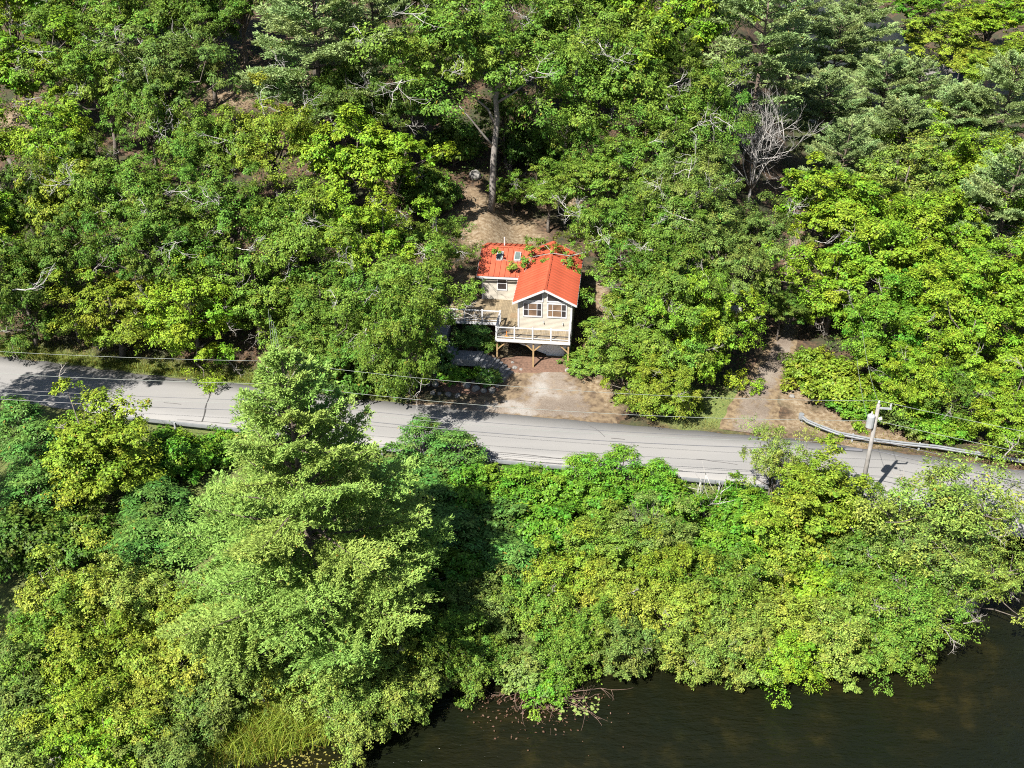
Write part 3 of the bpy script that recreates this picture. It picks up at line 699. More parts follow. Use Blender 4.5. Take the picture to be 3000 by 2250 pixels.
# bridge at the right edge
br = empty('road_bridge', (36.0, float(ynear(36.0)), 0)); tag(br, 'pale concrete bridge carrying the road over the channel', 'bridge')
bx = np.arange(29.5, 62, 2.0)
def strip(y0, y1, z0, z1, name, mat):
    V = []
    for x in bx:
        yn = float(ynear(x))
        V += [(x-36, yn+y0-float(ynear(36.0)), z0), (x-36, yn+y1-float(ynear(36.0)), z0), (x-36, yn+y1-float(ynear(36.0)), z1), (x-36, yn+y0-float(ynear(36.0)), z1)]
    n = len(bx); f = [(i*4+k, i*4+(k+1)%4, i*4+4+(k+1)%4, i*4+4+k) for i in range(n-1) for k in range(4)] + [(3,2,1,0), tuple(4*n-4+k for k in range(4))]
    return MB().poly(V, f).build(name, mat, br)
strip(-1.05, -.02, -.75, .20, 'kerb_parapet', M['conc']); strip(-.9, 6.4, -.80, -.13, 'deck_slab', M['conc'])
MB().box((-8, -6, -3.6), (-6.3, 8, -.82)).build('abutment', M['conc'], br)
guard([(x, float(ynear(x))-.55, .20) for x in np.arange(29.6, 60, 1.0)], 'guard rail bolted along the concrete bridge edge', h=.62, face=1, every=2.0)

# ------------------------------------------------------------------ far clearing and creek
x, y, z = at(2383, 365); ch = empty('garden_chair', (x, y, z), .4); tag(ch, 'white slatted garden chair half hidden beyond the dead tree', 'chair')
for sx in (-.42, .42):
    MB().box((sx-.06, -.4, .5), (sx+.06, .45, .55)).build('armrest', M['white'], ch); MB().box((sx-.04, -.36, 0), (sx+.04, -.28, .5)).build('leg', M['white'], ch); MB().box((sx-.04, .3, 0), (sx+.04, .38, .5)).build('leg', M['white'], ch)
for k in range(5): MB().box((-.36+k*.15, .30+.0, .35), (-.24+k*.15, .34, 1.15+.06*(2-abs(k-2)))).build('back_slat', M['white'], ch)
for k in range(5): MB().box((-.38, -.36+k*.14, .34-k*.02), (.38, -.25+k*.14, .37-k*.02)).build('seat_slat', M['white'], ch)
x, y, z = at(2365, 240); bn = empty('wooden_bench', (x, y, z), -.3); tag(bn, 'weathered grey bench under the far pines by the creek', 'bench')
for k in range(3): MB().box((-.7, -.2+k*.15, .42), (.7, -.08+k*.15, .46)).build('seat_slat', M['pole'], bn); MB().box((-.7, .28, .55+k*.15), (.7, .32, .66+k*.15)).build('back_slat', M['pole'], bn)
for sx in (-.6, .6): MB().box((sx-.05, -.2, 0), (sx+.05, .3, .42)).build('leg', M['pole'], bn)
x, y, z = at(2525, 385); tn = empty('folded_parasol', (x, y, z)); tag(tn, 'yellow-green, red and blue folded parasol on the small lawn', 'parasol')
MB().tube([(0,0,0),(0,0,2.3)], .03, 8).build('pole', M['grey'], tn)
for nm, m_, z0, z1, r0, r1 in (('canopy', 'hivis', .9, 1.6, .34, .26), ('canopy', 'blue', 1.6, 2.25, .26, .05), ('valance', 'red', .55, .9, .42, .34)):
    MB().tube([(0,0,z0+.002),(0,0,z1)], [r0, r1], 10).build(nm, M[m_], tn)
x, y, z = at(2480, 430); pt = empty('picnic_table', (x, y, z), .5); tag(pt, 'pale picnic table on the small lawn beyond the maples', 'table')
for k in range(4): MB().box((-.9, -.36+k*.18, .72), (.9, -.20+k*.18, .76)).build('top_plank', M['wood'], pt)
for s in (-1, 1):
    MB().box((-.9, s*.72-.13, .42), (.9, s*.72+.13, .46)).build('seat_plank', M['wood'], pt); MB().beam((s*.6, -.7, 0), (s*.6, .7, .7), .06, .09).build('leg', M['wood'], pt); MB().beam((s*.6, .7, 0), (s*.6, -.7, .7), .06, .09).build('leg', M['wood'], pt)
p0, p1 = Vector(at(2712, 262)), Vector(at(2860, 242)); zb = max(p0.z, p1.z, -1.2)
dk = empty('footbridge', (p0.x, p0.y, zb)); tag(dk, 'grey wooden footbridge with rails at the bend of the creek', 'footbridge'); e = p1-p0; e.z = 0; ex = e.normalized(); ey = Vector((-ex.y, ex.x, 0))
for off in (0, 1.4):
    for h in (.45, .95): MB().beam(ey*off+Vector((0,0,h)), e+ey*off+Vector((0,0,h)), .06, .12).build('rail', M['pole'], dk)
    for k in range(6): q = e*k/5+ey*off; MB().beam(q+Vector((0,0,-1.2)), q+Vector((0,0,1.05)), .1, .1).build('post', M['pole'], dk)
nb = int(e.length/.2)
pk = MB().box((0, -.15, -.05), (.18, 1.55, 0)).mesh('plank', M['pole'])
for k in range(nb): o = link('plank', pk, dk); o.location = e*k/nb; o.rotation_euler = (0, 0, math.atan2(ex.y, ex.x))
for a, b, l, ang, lab in [(2560, 14, 2.4, -.5, 'weathered log floating in the creek at the top'), (2615, 32, 2.8, .2, 'pale driftwood on the creek bank at the top')]:
    x, y, z = atz(a, b, WATER+.1); lg = tag(MB().tube([(-l/2,0,0),(-l/4,.05,.05),(l/4,-.04,.03),(l/2,.08,0)], [.16,.24,.22,.1], 8).build('floating_log', M['pale']), lab, 'log'); lg.location = (x, y, z); lg.rotation_euler = (0, 0, ang)
x, y, z = at(2017, 1215); mbx = empty('marker_post', (x, y, z)); tag(mbx, 'short dark post on the grass left of the lane mouth', 'post')
MB().box((-.06,-.06,-.2),(.06,.06,1.0)).build('post', M['wood'], mbx); MB().box((-.12,-.2,1.0),(.12,.22,1.22)).build('box', M['wireblk'], mbx)
x, y, z = at(2145, 915); bc = empty('stone_slab', (x, y, z), .3); tag(bc, 'pale stone slab in the trees left of the lane', 'stone')
MB().poly([(-.9,-.3,0),(.9,-.35,0),(.85,.4,0),(-.8,.35,0),(-.8,-.25,.5),(.8,-.3,.42),(.75,.3,.5),(-.7,.3,.55)], [(4,5,6,7),(0,1,5,4),(1,2,6,5),(2,3,7,6),(3,0,4,7)]).build('slab', M['conc'], bc)

# ------------------------------------------------------------------ vegetation: prototypes
def unit(a): return a/np.maximum(np.linalg.norm(a, axis=-1, keepdims=True), 1e-9)
def leaf_quads(P, N, T, ln, wd, droop=0.12):
    T = unit(T - N*np.sum(T*N, -1, keepdims=True)); B = np.cross(N, T); ln = ln[:, None]; wd = wd[:, None]
    tip = P + T*ln; tip[:, 2] -= droop*ln[:, 0]; m = P + T*ln*.48
    return np.stack([P, m+B*wd/2, tip, m-B*wd/2], 1).reshape(-1, 3)
def crown_mesh(name, boughs, ns, nl, leaf, mat, flat=.6, spread=1.0, seed=0, upb=.55, sprayr=.42, lw=.55):
    """boughs: (n,4) centre+radius; sprays sit on each bough's outer top, leaves on each spray"""
    r = np.random.default_rng(seed); nb = len(boughs); ctr = boughs[:, :3].mean(0)
    out = unit(boughs[:, :3]-ctr); 
    D = unit(r.normal(size=(nb, ns, 3)) + out[:, None]*.75 + np.array([0, 0, .55]))
    rad = boughs[:, 3][:, None, None]
    S = boughs[:, None, :3] + D*rad*np.array([1, 1, flat])*r.uniform(.55, 1.08, (nb, ns, 1))
    sr = boughs[:, 3][:, None]*sprayr*r.uniform(.6, 1.35, (nb, ns))
    Q = r.normal(size=(nb, ns, nl, 3)); Q = unit(Q)*r.uniform(.15, 1, (nb, ns, nl, 1))**.6
    off = Q*sr[..., None, None]*np.array([1, 1, .75]); rr = (off[..., 0]**2+off[..., 1]**2)/np.maximum(sr[..., None], .01)
    off[..., 2] -= rr*.18
    uu = r.random((nb, ns, nl, 1)); off = off*(1.15-.75*uu) + (unit(D*np.array([1, 1, .6]))[:, :, None])*(uu-.25)*sr[..., None, None]*1.5
    P = (S[:, :, None]+off).reshape(-1, 3)
    N = unit(D[:, :, None]*.75 + np.array([0, 0, upb]) + Q*.30 + r.normal(size=Q.shape)*.36).reshape(-1, 3)
    T = (off*.5 + r.normal(size=Q.shape)*sr[..., None, None]*.7 + D[:, :, None]*.2).reshape(-1, 3) + np.array([0, 0, -.08])
    n = len(P); ln = leaf*r.uniform(.65, 1.3, n); wd = ln*lw*r.uniform(.8, 1.2, n)
    tint = np.clip(.5 + r.normal(size=(nb, 1, 1))*.20 + r.normal(size=(nb, ns, 1))*.15 + r.normal(size=(nb, ns, nl))*.10, 0, 1).reshape(-1)
    return np_mesh(name, leaf_quads(P, N, T, ln, wd), n, 4, mat, {'tint': np.repeat(tint, 4)})
def bough_set(seed, n, R, zc, rz, rb, zmin=-.45, inner=.25, irregular=.16):
    r = np.random.default_rng(seed); k = np.arange(n)+.5; z = 1-(1-zmin)*k/n; ph = k*2.39996+r.uniform(0, 6)
    xy = np.sqrt(1-z*z); d_ = np.stack([xy*np.cos(ph), xy*np.sin(ph), z], 1) + r.normal(size=(n, 3))*.12
    lob = 1 + irregular*np.sin(2*ph+r.uniform(0, 6)) + irregular*.8*np.sin(3*ph+r.uniform(0, 6)+z*2)
    f = r.uniform(.5, 1.08, n)*lob; f[r.random(n) < inner] *= .55
    P = d_*f[:, None]*np.array([R-rb*.6, R-rb*.6, rz-rb*.4]); P[:, 2] += zc
    return np.concatenate([P, (rb*np.exp(r.uniform(-.6, .42, n)))[:, None]], 1)
def limbs(boughs, seed, h0, r0, lean=.3, nlimb=16, n=6, multi=1):
    r = np.random.default_rng(seed); mb = MB(); top = boughs[:, 2].max()
    idx = r.choice(len(boughs), min(nlimb, len(boughs)), replace=False)
    tops = []
    for m in range(multi):
        a = r.uniform(0, 6.28); o_ = np.array([cos(a), sin(a), 0])*(.25 if multi > 1 else 0)
        tip = np.array([cos(a)*lean*(2.2 if multi > 1 else 1), sin(a)*lean*(2.2 if multi > 1 else 1), top*.82]); pts = []; rr = []
        for k in range(7):
            t = k/6; q = o_*(1) + (tip-o_)*np.array([t**1.4, t**1.4, t]) + r.normal(size=3)*.08*(0 < k < 6); q[2] = -.4 if k == 0 else q[2]
            pts.append(q); rr.append(r0/multi**.5*(1.25 if k == 0 else 1)*(1-t*.8))
        mb.tube(pts, rr, 8); tops.append(np.array(pts))
    for i in idx:
        tp = tops[r.integers(multi)]; b = boughs[i, :3]; t = np.clip(r.uniform(h0, .75), 0, .9)*6; j = int(t); s = tp[j]+(tp[min(j+1, 6)]-tp[j])*(t-j)
        if s[2] > b[2]: s = tp[max(1, int(6*h0))]
        L_ = np.linalg.norm(b-s); m1 = s+(b-s)*.35+np.array([0, 0, L_*.05])+r.normal(size=3)*L_*.06; m2 = s+(b-s)*.7+r.normal(size=3)*L_*.06
        rb_ = r0*.42*min(1, L_/3+.3); mb.tube([s, m1, m2, b], [rb_, rb_*.7, rb_*.45, rb_*.18], n)
    return mb
def twigs(mb, p, d_, L_, rad, depth_, r, fork=3, bend=.35, up=.1):
    p = np.array(p, float); pts = [p]; rr = [rad]; dd = unit(np.array(d_, float)); n = 4
    for k in range(n):
        dd = unit(dd + r.normal(size=3)*bend*.45 + np.array([0, 0, up])); p = p+dd*L_/n; pts.append(p); rr.append(rad*(1-.75*(k+1)/n))
        if depth_ > 0 and k >= 1:
            for _ in range(r.integers(1, fork)):
                twigs(mb, p, dd + r.normal(size=3)*.75, L_*r.uniform(.4, .62), rad*.5, depth_-1, r, fork, bend, up)
    mb.tube(pts, rr, 5 if depth_ else 4); return mb
def dead_tips(boughs, seed, n, L_=1.3):
    r = np.random.default_rng(seed); mb = MB(); c = boughs[:, :3].mean(0)
    idx = r.choice(len(boughs), n, replace=False)
    for i in idx:
        b = boughs[i]; o_ = unit(b[:3]-c); twigs(mb, b[:3]+o_*b[3]*.3, o_+np.array([0, 0, .25]), L_*r.uniform(.7, 1.4), .045, 2, r, 3, .6, .05)
    return mb

PROTO = {}
def reg(kind, trunk, crown, H, Rr, cf, extra=None, name='tree'): PROTO.setdefault(kind, []).append((trunk, crown, H, Rr, cf, extra, name))
# oaks: wide, layered, with pale dead tips
for s in range(5):
    b = bough_set(100+s, 40, 4.4, 8.0, 3.6, 1.02, -.45, .2, .24)
    cr = crown_mesh('oak_crown', b, 13, 76, .165, M['leaf'], .72, 1, 200+s, .45, .42)
    reg('oak', limbs(b, 300+s, .42, .24, .5, 18).mesh('oak_trunk', M['bark'], True), cr, 11.0, 4.3, .70, dead_tips(b, 400+s, 5, 1.8).mesh('bare_twigs', M['bleached']), 'oak_tree')
# forest-edge trees: foliage hangs down to the ground on the open side
for s in range(4):
    b = bough_set(150+s, 52, 4.1, 5.0, 4.7, 1.0, -.92, .2, .24); b[:, 2] = np.maximum(b[:, 2], .7)
    cr = crown_mesh('edge_crown', b, 12, 70, .165, M['leaf'], .72, 1, 250+s, .5, .42)
    reg('edge', limbs(b, 350+s, .3, .22, .4, 16).mesh('oak_trunk', M['bark'], True), cr, 10.0, 4.1, .52, dead_tips(b, 450+s, 6).mesh('bare_twigs', M['pale']), 'oak_tree')
# maples: fuller, rounder, brighter
for s in range(4):
    b = bough_set(500+s, 44, 4.2, 7.4, 4.0, 1.0, -.55, .2, .22)
    cr = crown_mesh('maple_crown', b, 13, 68, .18, M['leaf'], .72, 1, 600+s, .55, .42, .7)
    reg('maple', limbs(b, 700+s, .3, .2, .35, 16).mesh('maple_trunk', M['bark'], True), cr, 11.0, 4.1, .66, dead_tips(b, 750+s, 2, .9).mesh('bare_twigs', M['pale']), 'maple_tree')
# alder and willow thicket: small leaves, many stems, foliage to the ground
for s in range(4):
    b = bough_set(800+s, 52, 2.45, 1.9, 2.4, .58, -.6, .2, .28)
    cr = crown_mesh('alder_crown', b, 11, 50, .12, M['leaf'], .8, 1, 900+s, .45, .5, .62)
    reg('alder', limbs(b, 1000+s, .15, .09, .5, 20, 5, 4).mesh('alder_stems', M['bark'], True), cr, 4.2, 2.35, .45, dead_tips(b, 1050+s, 2, .6).mesh('bare_twigs', M['pale']), 'alder_shrub')
# bushes with broad leaves
for s in range(3):
    b = bough_set(1100+s, 40, 2.0, 1.4, 1.7, .68, -.55, .15, .2)
    cr = crown_mesh('bush_crown', b, 9, 46, .18, M['gloss'], .65, 1, 1200+s, .5, .45, .6)
    reg('bush', limbs(b, 1250+s, .15, .07, .4, 14, 5, 3).mesh('bush_stems', M['bark'], True), cr, 3.2, 2.05, .45, None, 'leafy_bush')
# vine-hung tree: column of trailing clumps
for s in range(2):
    b = bough_set(1300+s, 60, 2.8, 4.2, 4.2, .95, -.85, .15, .22); b[:, 2] = np.maximum(b[:, 2], .5)
    cr = crown_mesh('vine_crown', b, 10, 66, .15, M['leaf'], 1.0, 1, 1350+s, .35, .42, .62)
    reg('vine', limbs(b, 1390+s, .3, .16, .3, 14).mesh('vine_trunk', M['bark'], True), cr, 8.6, 2.9, .5, dead_tips(b, 1395+s, 5, .8).mesh('bare_twigs', M['pale']), 'vine_covered_tree')
# airy tree with open crown
for s in range(2):
    b = bough_set(1400+s, 50, 3.9, 5.2, 3.6, .85, -.55, .3, .25)
    cr = crown_mesh('airy_crown', b, 8, 42, .16, M['leaf'], .7, 1, 1450+s, .35, .55, .5)
    reg('airy', limbs(b, 1490+s, .2, .17, .5, 40, 6, 2).mesh('airy_trunk', M['bark'], True), cr, 9.0, 4.0, .58, dead_tips(b, 1495+s, 6, 1.1).mesh('bare_twigs', M['pale']), 'airy_tree')
# sumac: rosettes of long feathered leaves
def sumac(seed):
    r = np.random.default_rng(seed); nh = 64; k = np.arange(nh)+.5; z = k/nh; ph = k*2.39996; xy = np.sqrt(1-z*z)
    Hd = np.stack([xy*np.cos(ph)*1.9, xy*np.sin(ph)*1.9, .5+z*2.3], 1) + r.normal(size=(nh, 3))*.22; nlv, nlf = 9, 9
    P, N, T, tn = [], [], [], []
    for h in Hd:
        t0 = r.normal()*.2+.5; az = np.arange(nlv)*2*pi/nlv + r.uniform(0, 6); el = r.uniform(.1, .75, nlv); Lr = r.uniform(.5, .78, nlv)
        for a, e_, l in zip(az, el, Lr):
            d0 = np.array([cos(a)*cos(e_), sin(a)*cos(e_), sin(e_)]); sd = np.array([-sin(a), cos(a), 0])
            for j in range(nlf):
                t = (j//2+1)/5; q = h + d0*l*t; q[2] -= .45*l*t*t; s = (1 if j % 2 else -1) if j < nlf-1 else 0
                P.append(q); T.append(sd*s*.9 + d0*.45 + np.array([0, 0, -.25*abs(s)])); N.append(np.array([0, 0, 1.])+d0*.3+r.normal(size=3)*.12); tn.append(t0+r.normal()*.08)
    P, N, T = np.array(P), unit(np.array(N)), np.array(T); n = len(P)
    cr = np_mesh('sumac_crown', leaf_quads(P, N, T, r.uniform(.20, .30, n), r.uniform(.085, .12, n)), n, 4, M['gloss'], {'tint': np.repeat(np.clip(tn, 0, 1), 4)})
    mb = MB()
    for h in Hd[::2]: mb.tube([(h[0]*.2, h[1]*.2, -.2), (h[0]*.55, h[1]*.55, h[2]*.55), tuple(h)], [.04, .03, .015], 5)
    return mb.mesh('sumac_stems', M['bark'], True), cr
for s in range(2): a, b = sumac(1500+s); reg('sumac', a, b, 2.8, 2.3, .55, None, 'sumac_shrub')
# white pines: whorls of plumed boughs
def pine(seed, H, Lmax, nwh, per, ntuft, nn, z0=.16, prof=1.25, power=.8, nl=.2, plume=.36, gap=0.0, nw=.045):
    r = np.random.default_rng(seed); P, D, tn = [], [], []; mb = MB(); ang = 0
    lean = np.array([r.normal()*.25, r.normal()*.25, 0])
    ax = lambda z: lean*(z/H)**2
    mb.tube([ax(z)+np.array([0, 0, z]) for z in np.linspace(-.4, H*.985, 10)], [H*.0165*(1-t*.93) for t in np.linspace(0, 1, 10)], 9)
    for i in range(nwh):
        zf = z0+(1-z0)*((i+.3)/nwh)**.82; z = H*zf*.985; np_ = per if zf < .9 else 4
        for b in range(np_):
            if r.random() < gap: continue
            ang += 2.39996 + r.normal()*.25; g_ = (zf-z0)/(1-z0)
            L_ = Lmax*min(1.0, prof*(1-g_)**power)*(.62+.38*min(1, g_*4+.3))*r.uniform(.72, 1.12) + .25
            e0 = .02 + .75*g_**1.6 + r.normal()*.08; o_ = ax(z)+np.array([0, 0, z+r.normal()*.12]); h = np.array([cos(ang), sin(ang), 0]); sd = np.array([-sin(ang), cos(ang), 0])
            cv = r.uniform(.05, .30)
            pos = lambda s: o_ + h*L_*s*cos(e0) + np.array([0, 0, L_*(s*sin(e0) + cv*s*s - .10*s)])
            mb.tube([pos(s) for s in (0, .35, .7, .97)], [.045*L_/3+.012, .035*L_/3+.01, .02, .008], 5)
            t0 = .5+r.normal()*.18; nbl = max(8, int(ntuft*(L_/Lmax)**.7))
            for s in np.linspace(.22, .98, nbl)**.85:
                for sg in (-1, 1):
                    wl_ = plume*L_*min(1, (1.08-s)*1.9)*min(1, s*1.9)*r.uniform(.6, 1.15); k_ = max(3, int(wl_/.13)); c0 = pos(min(1, s+r.normal()*.015)); fw = r.uniform(.45, .8); dz = r.normal()*.10 - .05
                    bd = h*fw + sd*sg*(1-fw*.35); bd = bd/np.linalg.norm(bd)
                    for t in (np.arange(k_)+r.random())/k_:
                        q = c0 + bd*wl_*t + np.array([0, 0, dz*t*wl_ + .10*wl_*t*(1-t)]) + r.normal(size=3)*.03
                        P.append(q); D.append(bd*.8 + h*.15 + np.array([0, 0, .38])); tn.append(t0+r.normal()*.06)
    P, D, tn = np.array(P), unit(np.array(D)), np.array(tn); n = len(P)
    dirs = unit(D[:, None]*.78 + r.normal(size=(n, nn, 3))*.42 + np.array([0, 0, .10])); base = P[:, None] + r.normal(size=(n, nn, 3))*.05 + D[:, None]*r.uniform(-.12, .12, (n, nn, 1))
    up = np.array([0, 0, 1.]) + r.normal(size=(n, nn, 3))*.3; B = unit(np.cross(dirs, up))*nw; l = nl*r.uniform(.7, 1.25, (n, nn, 1)); mid = base+dirs*l*.55
    V = np.stack([base-B*.35, mid+B*.5, base+dirs*l, mid-B*.5], 2).reshape(-1, 3)
    # 4 corners per needle spray, one quad each
    cr = np_mesh('pine_crown', V, n*nn, 4, M['needle'], {'tint': np.repeat(np.clip(tn, 0, 1), nn*4)})
    return mb.mesh('pine_trunk', M['pinebark'], True), cr
a, b = pine(1600, 21.5, 7.2, 23, 6, 24, 8, .10, 1.25, .86, .19, .42, .05, .07); reg('bigpine', a, b, 21.5, 7.0, .45, None, 'white_pine')
for s in range(3): a, b = pine(1610+s, 17.0, 4.4, 15, 5, 15, 7, [.22, .34, .42][s], 1.6, .62, .24, .42, [.10, .18, .25][s], .08); reg('pine', a, b, 17.0, 4.5, .62, None, 'pine_tree')
# a slender open pine with foliage plates
a, b = pine(1650, 17.0, 3.4, 10, 4, 10, 8, .38, 1.9, .5, .24, .5, .2, .085); reg('openpine', a, b, 17.0, 3.5, .68, None, 'pine_tree')
# bare trees
def bare(seed, H, n, spread, rad, depth_=3, mat='pale'):
    r = np.random.default_rng(seed); mb = MB(); twg = MB()
    mb.tube([(0,0,-.3),(.05,.02,H*.12),(.1,0,H*.24)], [rad*1.3, rad, rad*.85], 8)
    for k in range(n):
        a = 2*pi*k/n + r.normal()*.3; d0 = np.array([cos(a)*spread, sin(a)*spread, 1.0])
        twigs(mb, (.1, 0, H*(.18+.06*r.random())), d0, H*.8*r.uniform(.65, 1.0), rad*.6, depth_, r, 3, .35, .14)
    return mb.mesh('bare_branches', M[mat], True)
BARE = [bare(1, 7.5, 12, .55, .10, 3, 'bleached'), bare(2, 4.0, 5, .75, .10, 1, 'bleached'), bare(3, 2.0, 6, 1.2, .045, 2)]

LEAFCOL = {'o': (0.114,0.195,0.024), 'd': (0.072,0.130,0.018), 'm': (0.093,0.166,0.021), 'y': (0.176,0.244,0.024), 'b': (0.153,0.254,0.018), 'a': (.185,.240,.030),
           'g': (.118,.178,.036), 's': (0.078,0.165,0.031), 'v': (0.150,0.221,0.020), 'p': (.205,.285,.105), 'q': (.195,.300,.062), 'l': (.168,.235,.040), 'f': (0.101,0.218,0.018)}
cnt = {}
def plant(kind, cx, cy, dpx, h, col, label, group, cat='tree', name=None, rot=None, tilt=None, xy=None):
    pr = PROTO[kind]; i = cnt.get(kind, 0); cnt[kind] = i+1; tk, cr, H, Rr, cf, ex, nm = pr[i % len(pr)]
    x, y, z = (*xy, h*cf) if xy else at(cx, cy, h*cf*cos(tilt or 0))
    s = dpx*depth(x, y, z)/F_PX/2/Rr; zg = g1(x, y); sz = h/H
    if tilt: y += sin(tilt)*h*cf; zg = g1(x, y)
    root = empty(name or nm, (x, y, zg-.05), rot if rot is not None else i*2.1+cx*.013); tag(root, label, cat, group)
    j1, j2 = 1+.08*sin(i*3.1), 1-.08*sin(i*3.1)
    t = link('trunk' if cat == 'tree' else 'stems', tk, root); c = link('crown' if cat == 'tree' else 'foliage', cr, root)
    parts = [t, c]
    if ex is not None: e = link('bare_twigs', ex, root); e['kind'] = 'stuff'; parts.append(e)
    for q in parts: q.scale = (s*j1, s*j2, sz)
    if tilt: root.rotation_euler = (tilt, 0, 0)
    b = LEAFCOL[col]; f = 1 + .10*sin(cx*.7+cy*.3); c.color = (b[0]*f, b[1]*f, b[2]*f, 1)
    return root

# ------------------------------------------------------------------ vegetation: every tree and shrub where the photo shows it
G1, G2, G3, G4, G5, G6 = ('oaks on the wooded hillside', 'bright maples beside the lane', 'pines of the wood', 'alder shrubs on the pond bank', 'leafy shrubs along the pond side of the road', 'trees behind the cottage')
T_ = plant
# --- pond side of the road
T_('bigpine', 905, 1560, 800, 22.0, 'q', 'tall broad white pine in front of the road, lower left of centre', None, name='white_pine', rot=.6)
T_('vine', 285, 1330, 330, 8.2, 'v', 'vine-covered tree rising in front of the road at left', 'vine-hung trees')
T_('vine', 2395, 1480, 330, 6.5, 'v', 'yellow-green vine-covered tree hiding the foot of the right utility pole', 'vine-hung trees')
T_('airy', 2270, 1345, 200, 6.5, 'l', 'thin leaning tree reaching over the road left of the vine-covered tree', None)
T_('airy', 2790, 1500, 480, 8.6, 'l', 'open-crowned tree over the road at the right edge', None)
T_('airy', 2680, 1610, 330, 6.0, 'g', 'open tree in front of the bridge left of the channel', None)
S = [('sumac',115,1330,210,4.0,'s','large glossy sumac at the left edge below the shaded road'),
 ('sumac',55,1240,170,4.0,'s','dark sumac in the shade at the left edge beside the road'),
 ('sumac',100,1450,220,3.4,'s','sumac clump at the left edge below the largest glossy sumac'),
 ('bush',540,1340,170,3.0,'f','bright bush between the vine-covered tree and the tall pine'),
 ('bush',650,1310,150,2.4,'f','bush against the near guard rail just left of the pine'),
 ('bush',480,1300,130,2.0,'f','small bush below the near guard rail right of the vine-covered tree'),
 ('sumac',450,1480,210,3.0,'s','sumac between the vine-covered tree and the lower pine boughs'),
 ('sumac',430,1600,230,2.8,'s','low deep green sumac at the left foot of the tall pine'),
 ('bush',60,1590,240,3.6,'d','dark shaded bush at the left edge above the alders'),
 ('bush',220,1580,200,3.0,'m','bush below the vine-covered tree at left'),
 ('sumac',1235,1290,140,3.4,'s','pointed sumac sticking up against the road right of the pine'),
 ('sumac',1335,1330,170,3.2,'s','sumac at the road edge with the top showing against the asphalt'),
 ('bush',1170,1400,190,3.2,'s','dark bush in the shadow right of the tall pine'),
 ('sumac',1250,1470,230,3.0,'s','shaded sumac clump right of the middle pine boughs'),
 ('bush',1400,1440,200,3.2,'f','bright green bush at the road edge below the gravel apron'),
 ('sumac',1520,1430,180,3.0,'f','light sumac at the road edge in the middle of the picture'),
 ('bush',1600,1440,190,2.9,'f','round bush at the road edge right of the light sumac'),
 ('sumac',1710,1400,150,3.6,'f','spiky sumac standing tallest against the road, right of centre'),
 ('sumac',1820,1385,160,3.6,'f','feathery sumac with two tops against the road'),
 ('bush',1760,1460,200,2.8,'f','low bright bush below the two feathery road-edge sumacs'),
 ('sumac',1920,1410,140,3.0,'f','right-hand sumac of the road-edge row'),
 ('bush',1960,1470,190,2.6,'f','bush at the road edge left of the grey dead snag'),
 ('bush',2160,1490,190,2.4,'f','bush under the near guard rail right of the dead snag'),
 ('sumac',1320,1560,230,3.0,'s','deep green sumac thicket right of the pine at mid height'),
 ('bush',1460,1530,220,3.0,'s','vivid green bush two rows below the road in the middle'),
 ('bush',1590,1540,220,2.8,'f','vivid green bush right of the middle thicket'),
 ('sumac',1480,1640,230,2.8,'s','broad sumac patch halfway down the bank'),
 ('bush',1360,1680,210,2.8,'f','green bush in the gap right of the lower pine boughs'),
 ('bush',2250,1560,220,2.8,'b','yellow-green bush below the near guard rail'),
 ('bush',2130,1600,210,2.6,'f','green bush right of the dead snag'),
 ('bush',2340,1600,190,2.4,'y','brightest yellow-green bush below the vine-covered tree'),
 ('bush',2390,1720,210,2.6,'b','sunlit yellow-green bush right of the shore alders'),
 ('bush',2500,1640,220,3.2,'m','dark bush in the hollow below the right pole')]
for k, cx, cy, dp, h, c, lab in S: T_(k, cx, cy, dp, h, c, lab, G5, 'shrub')
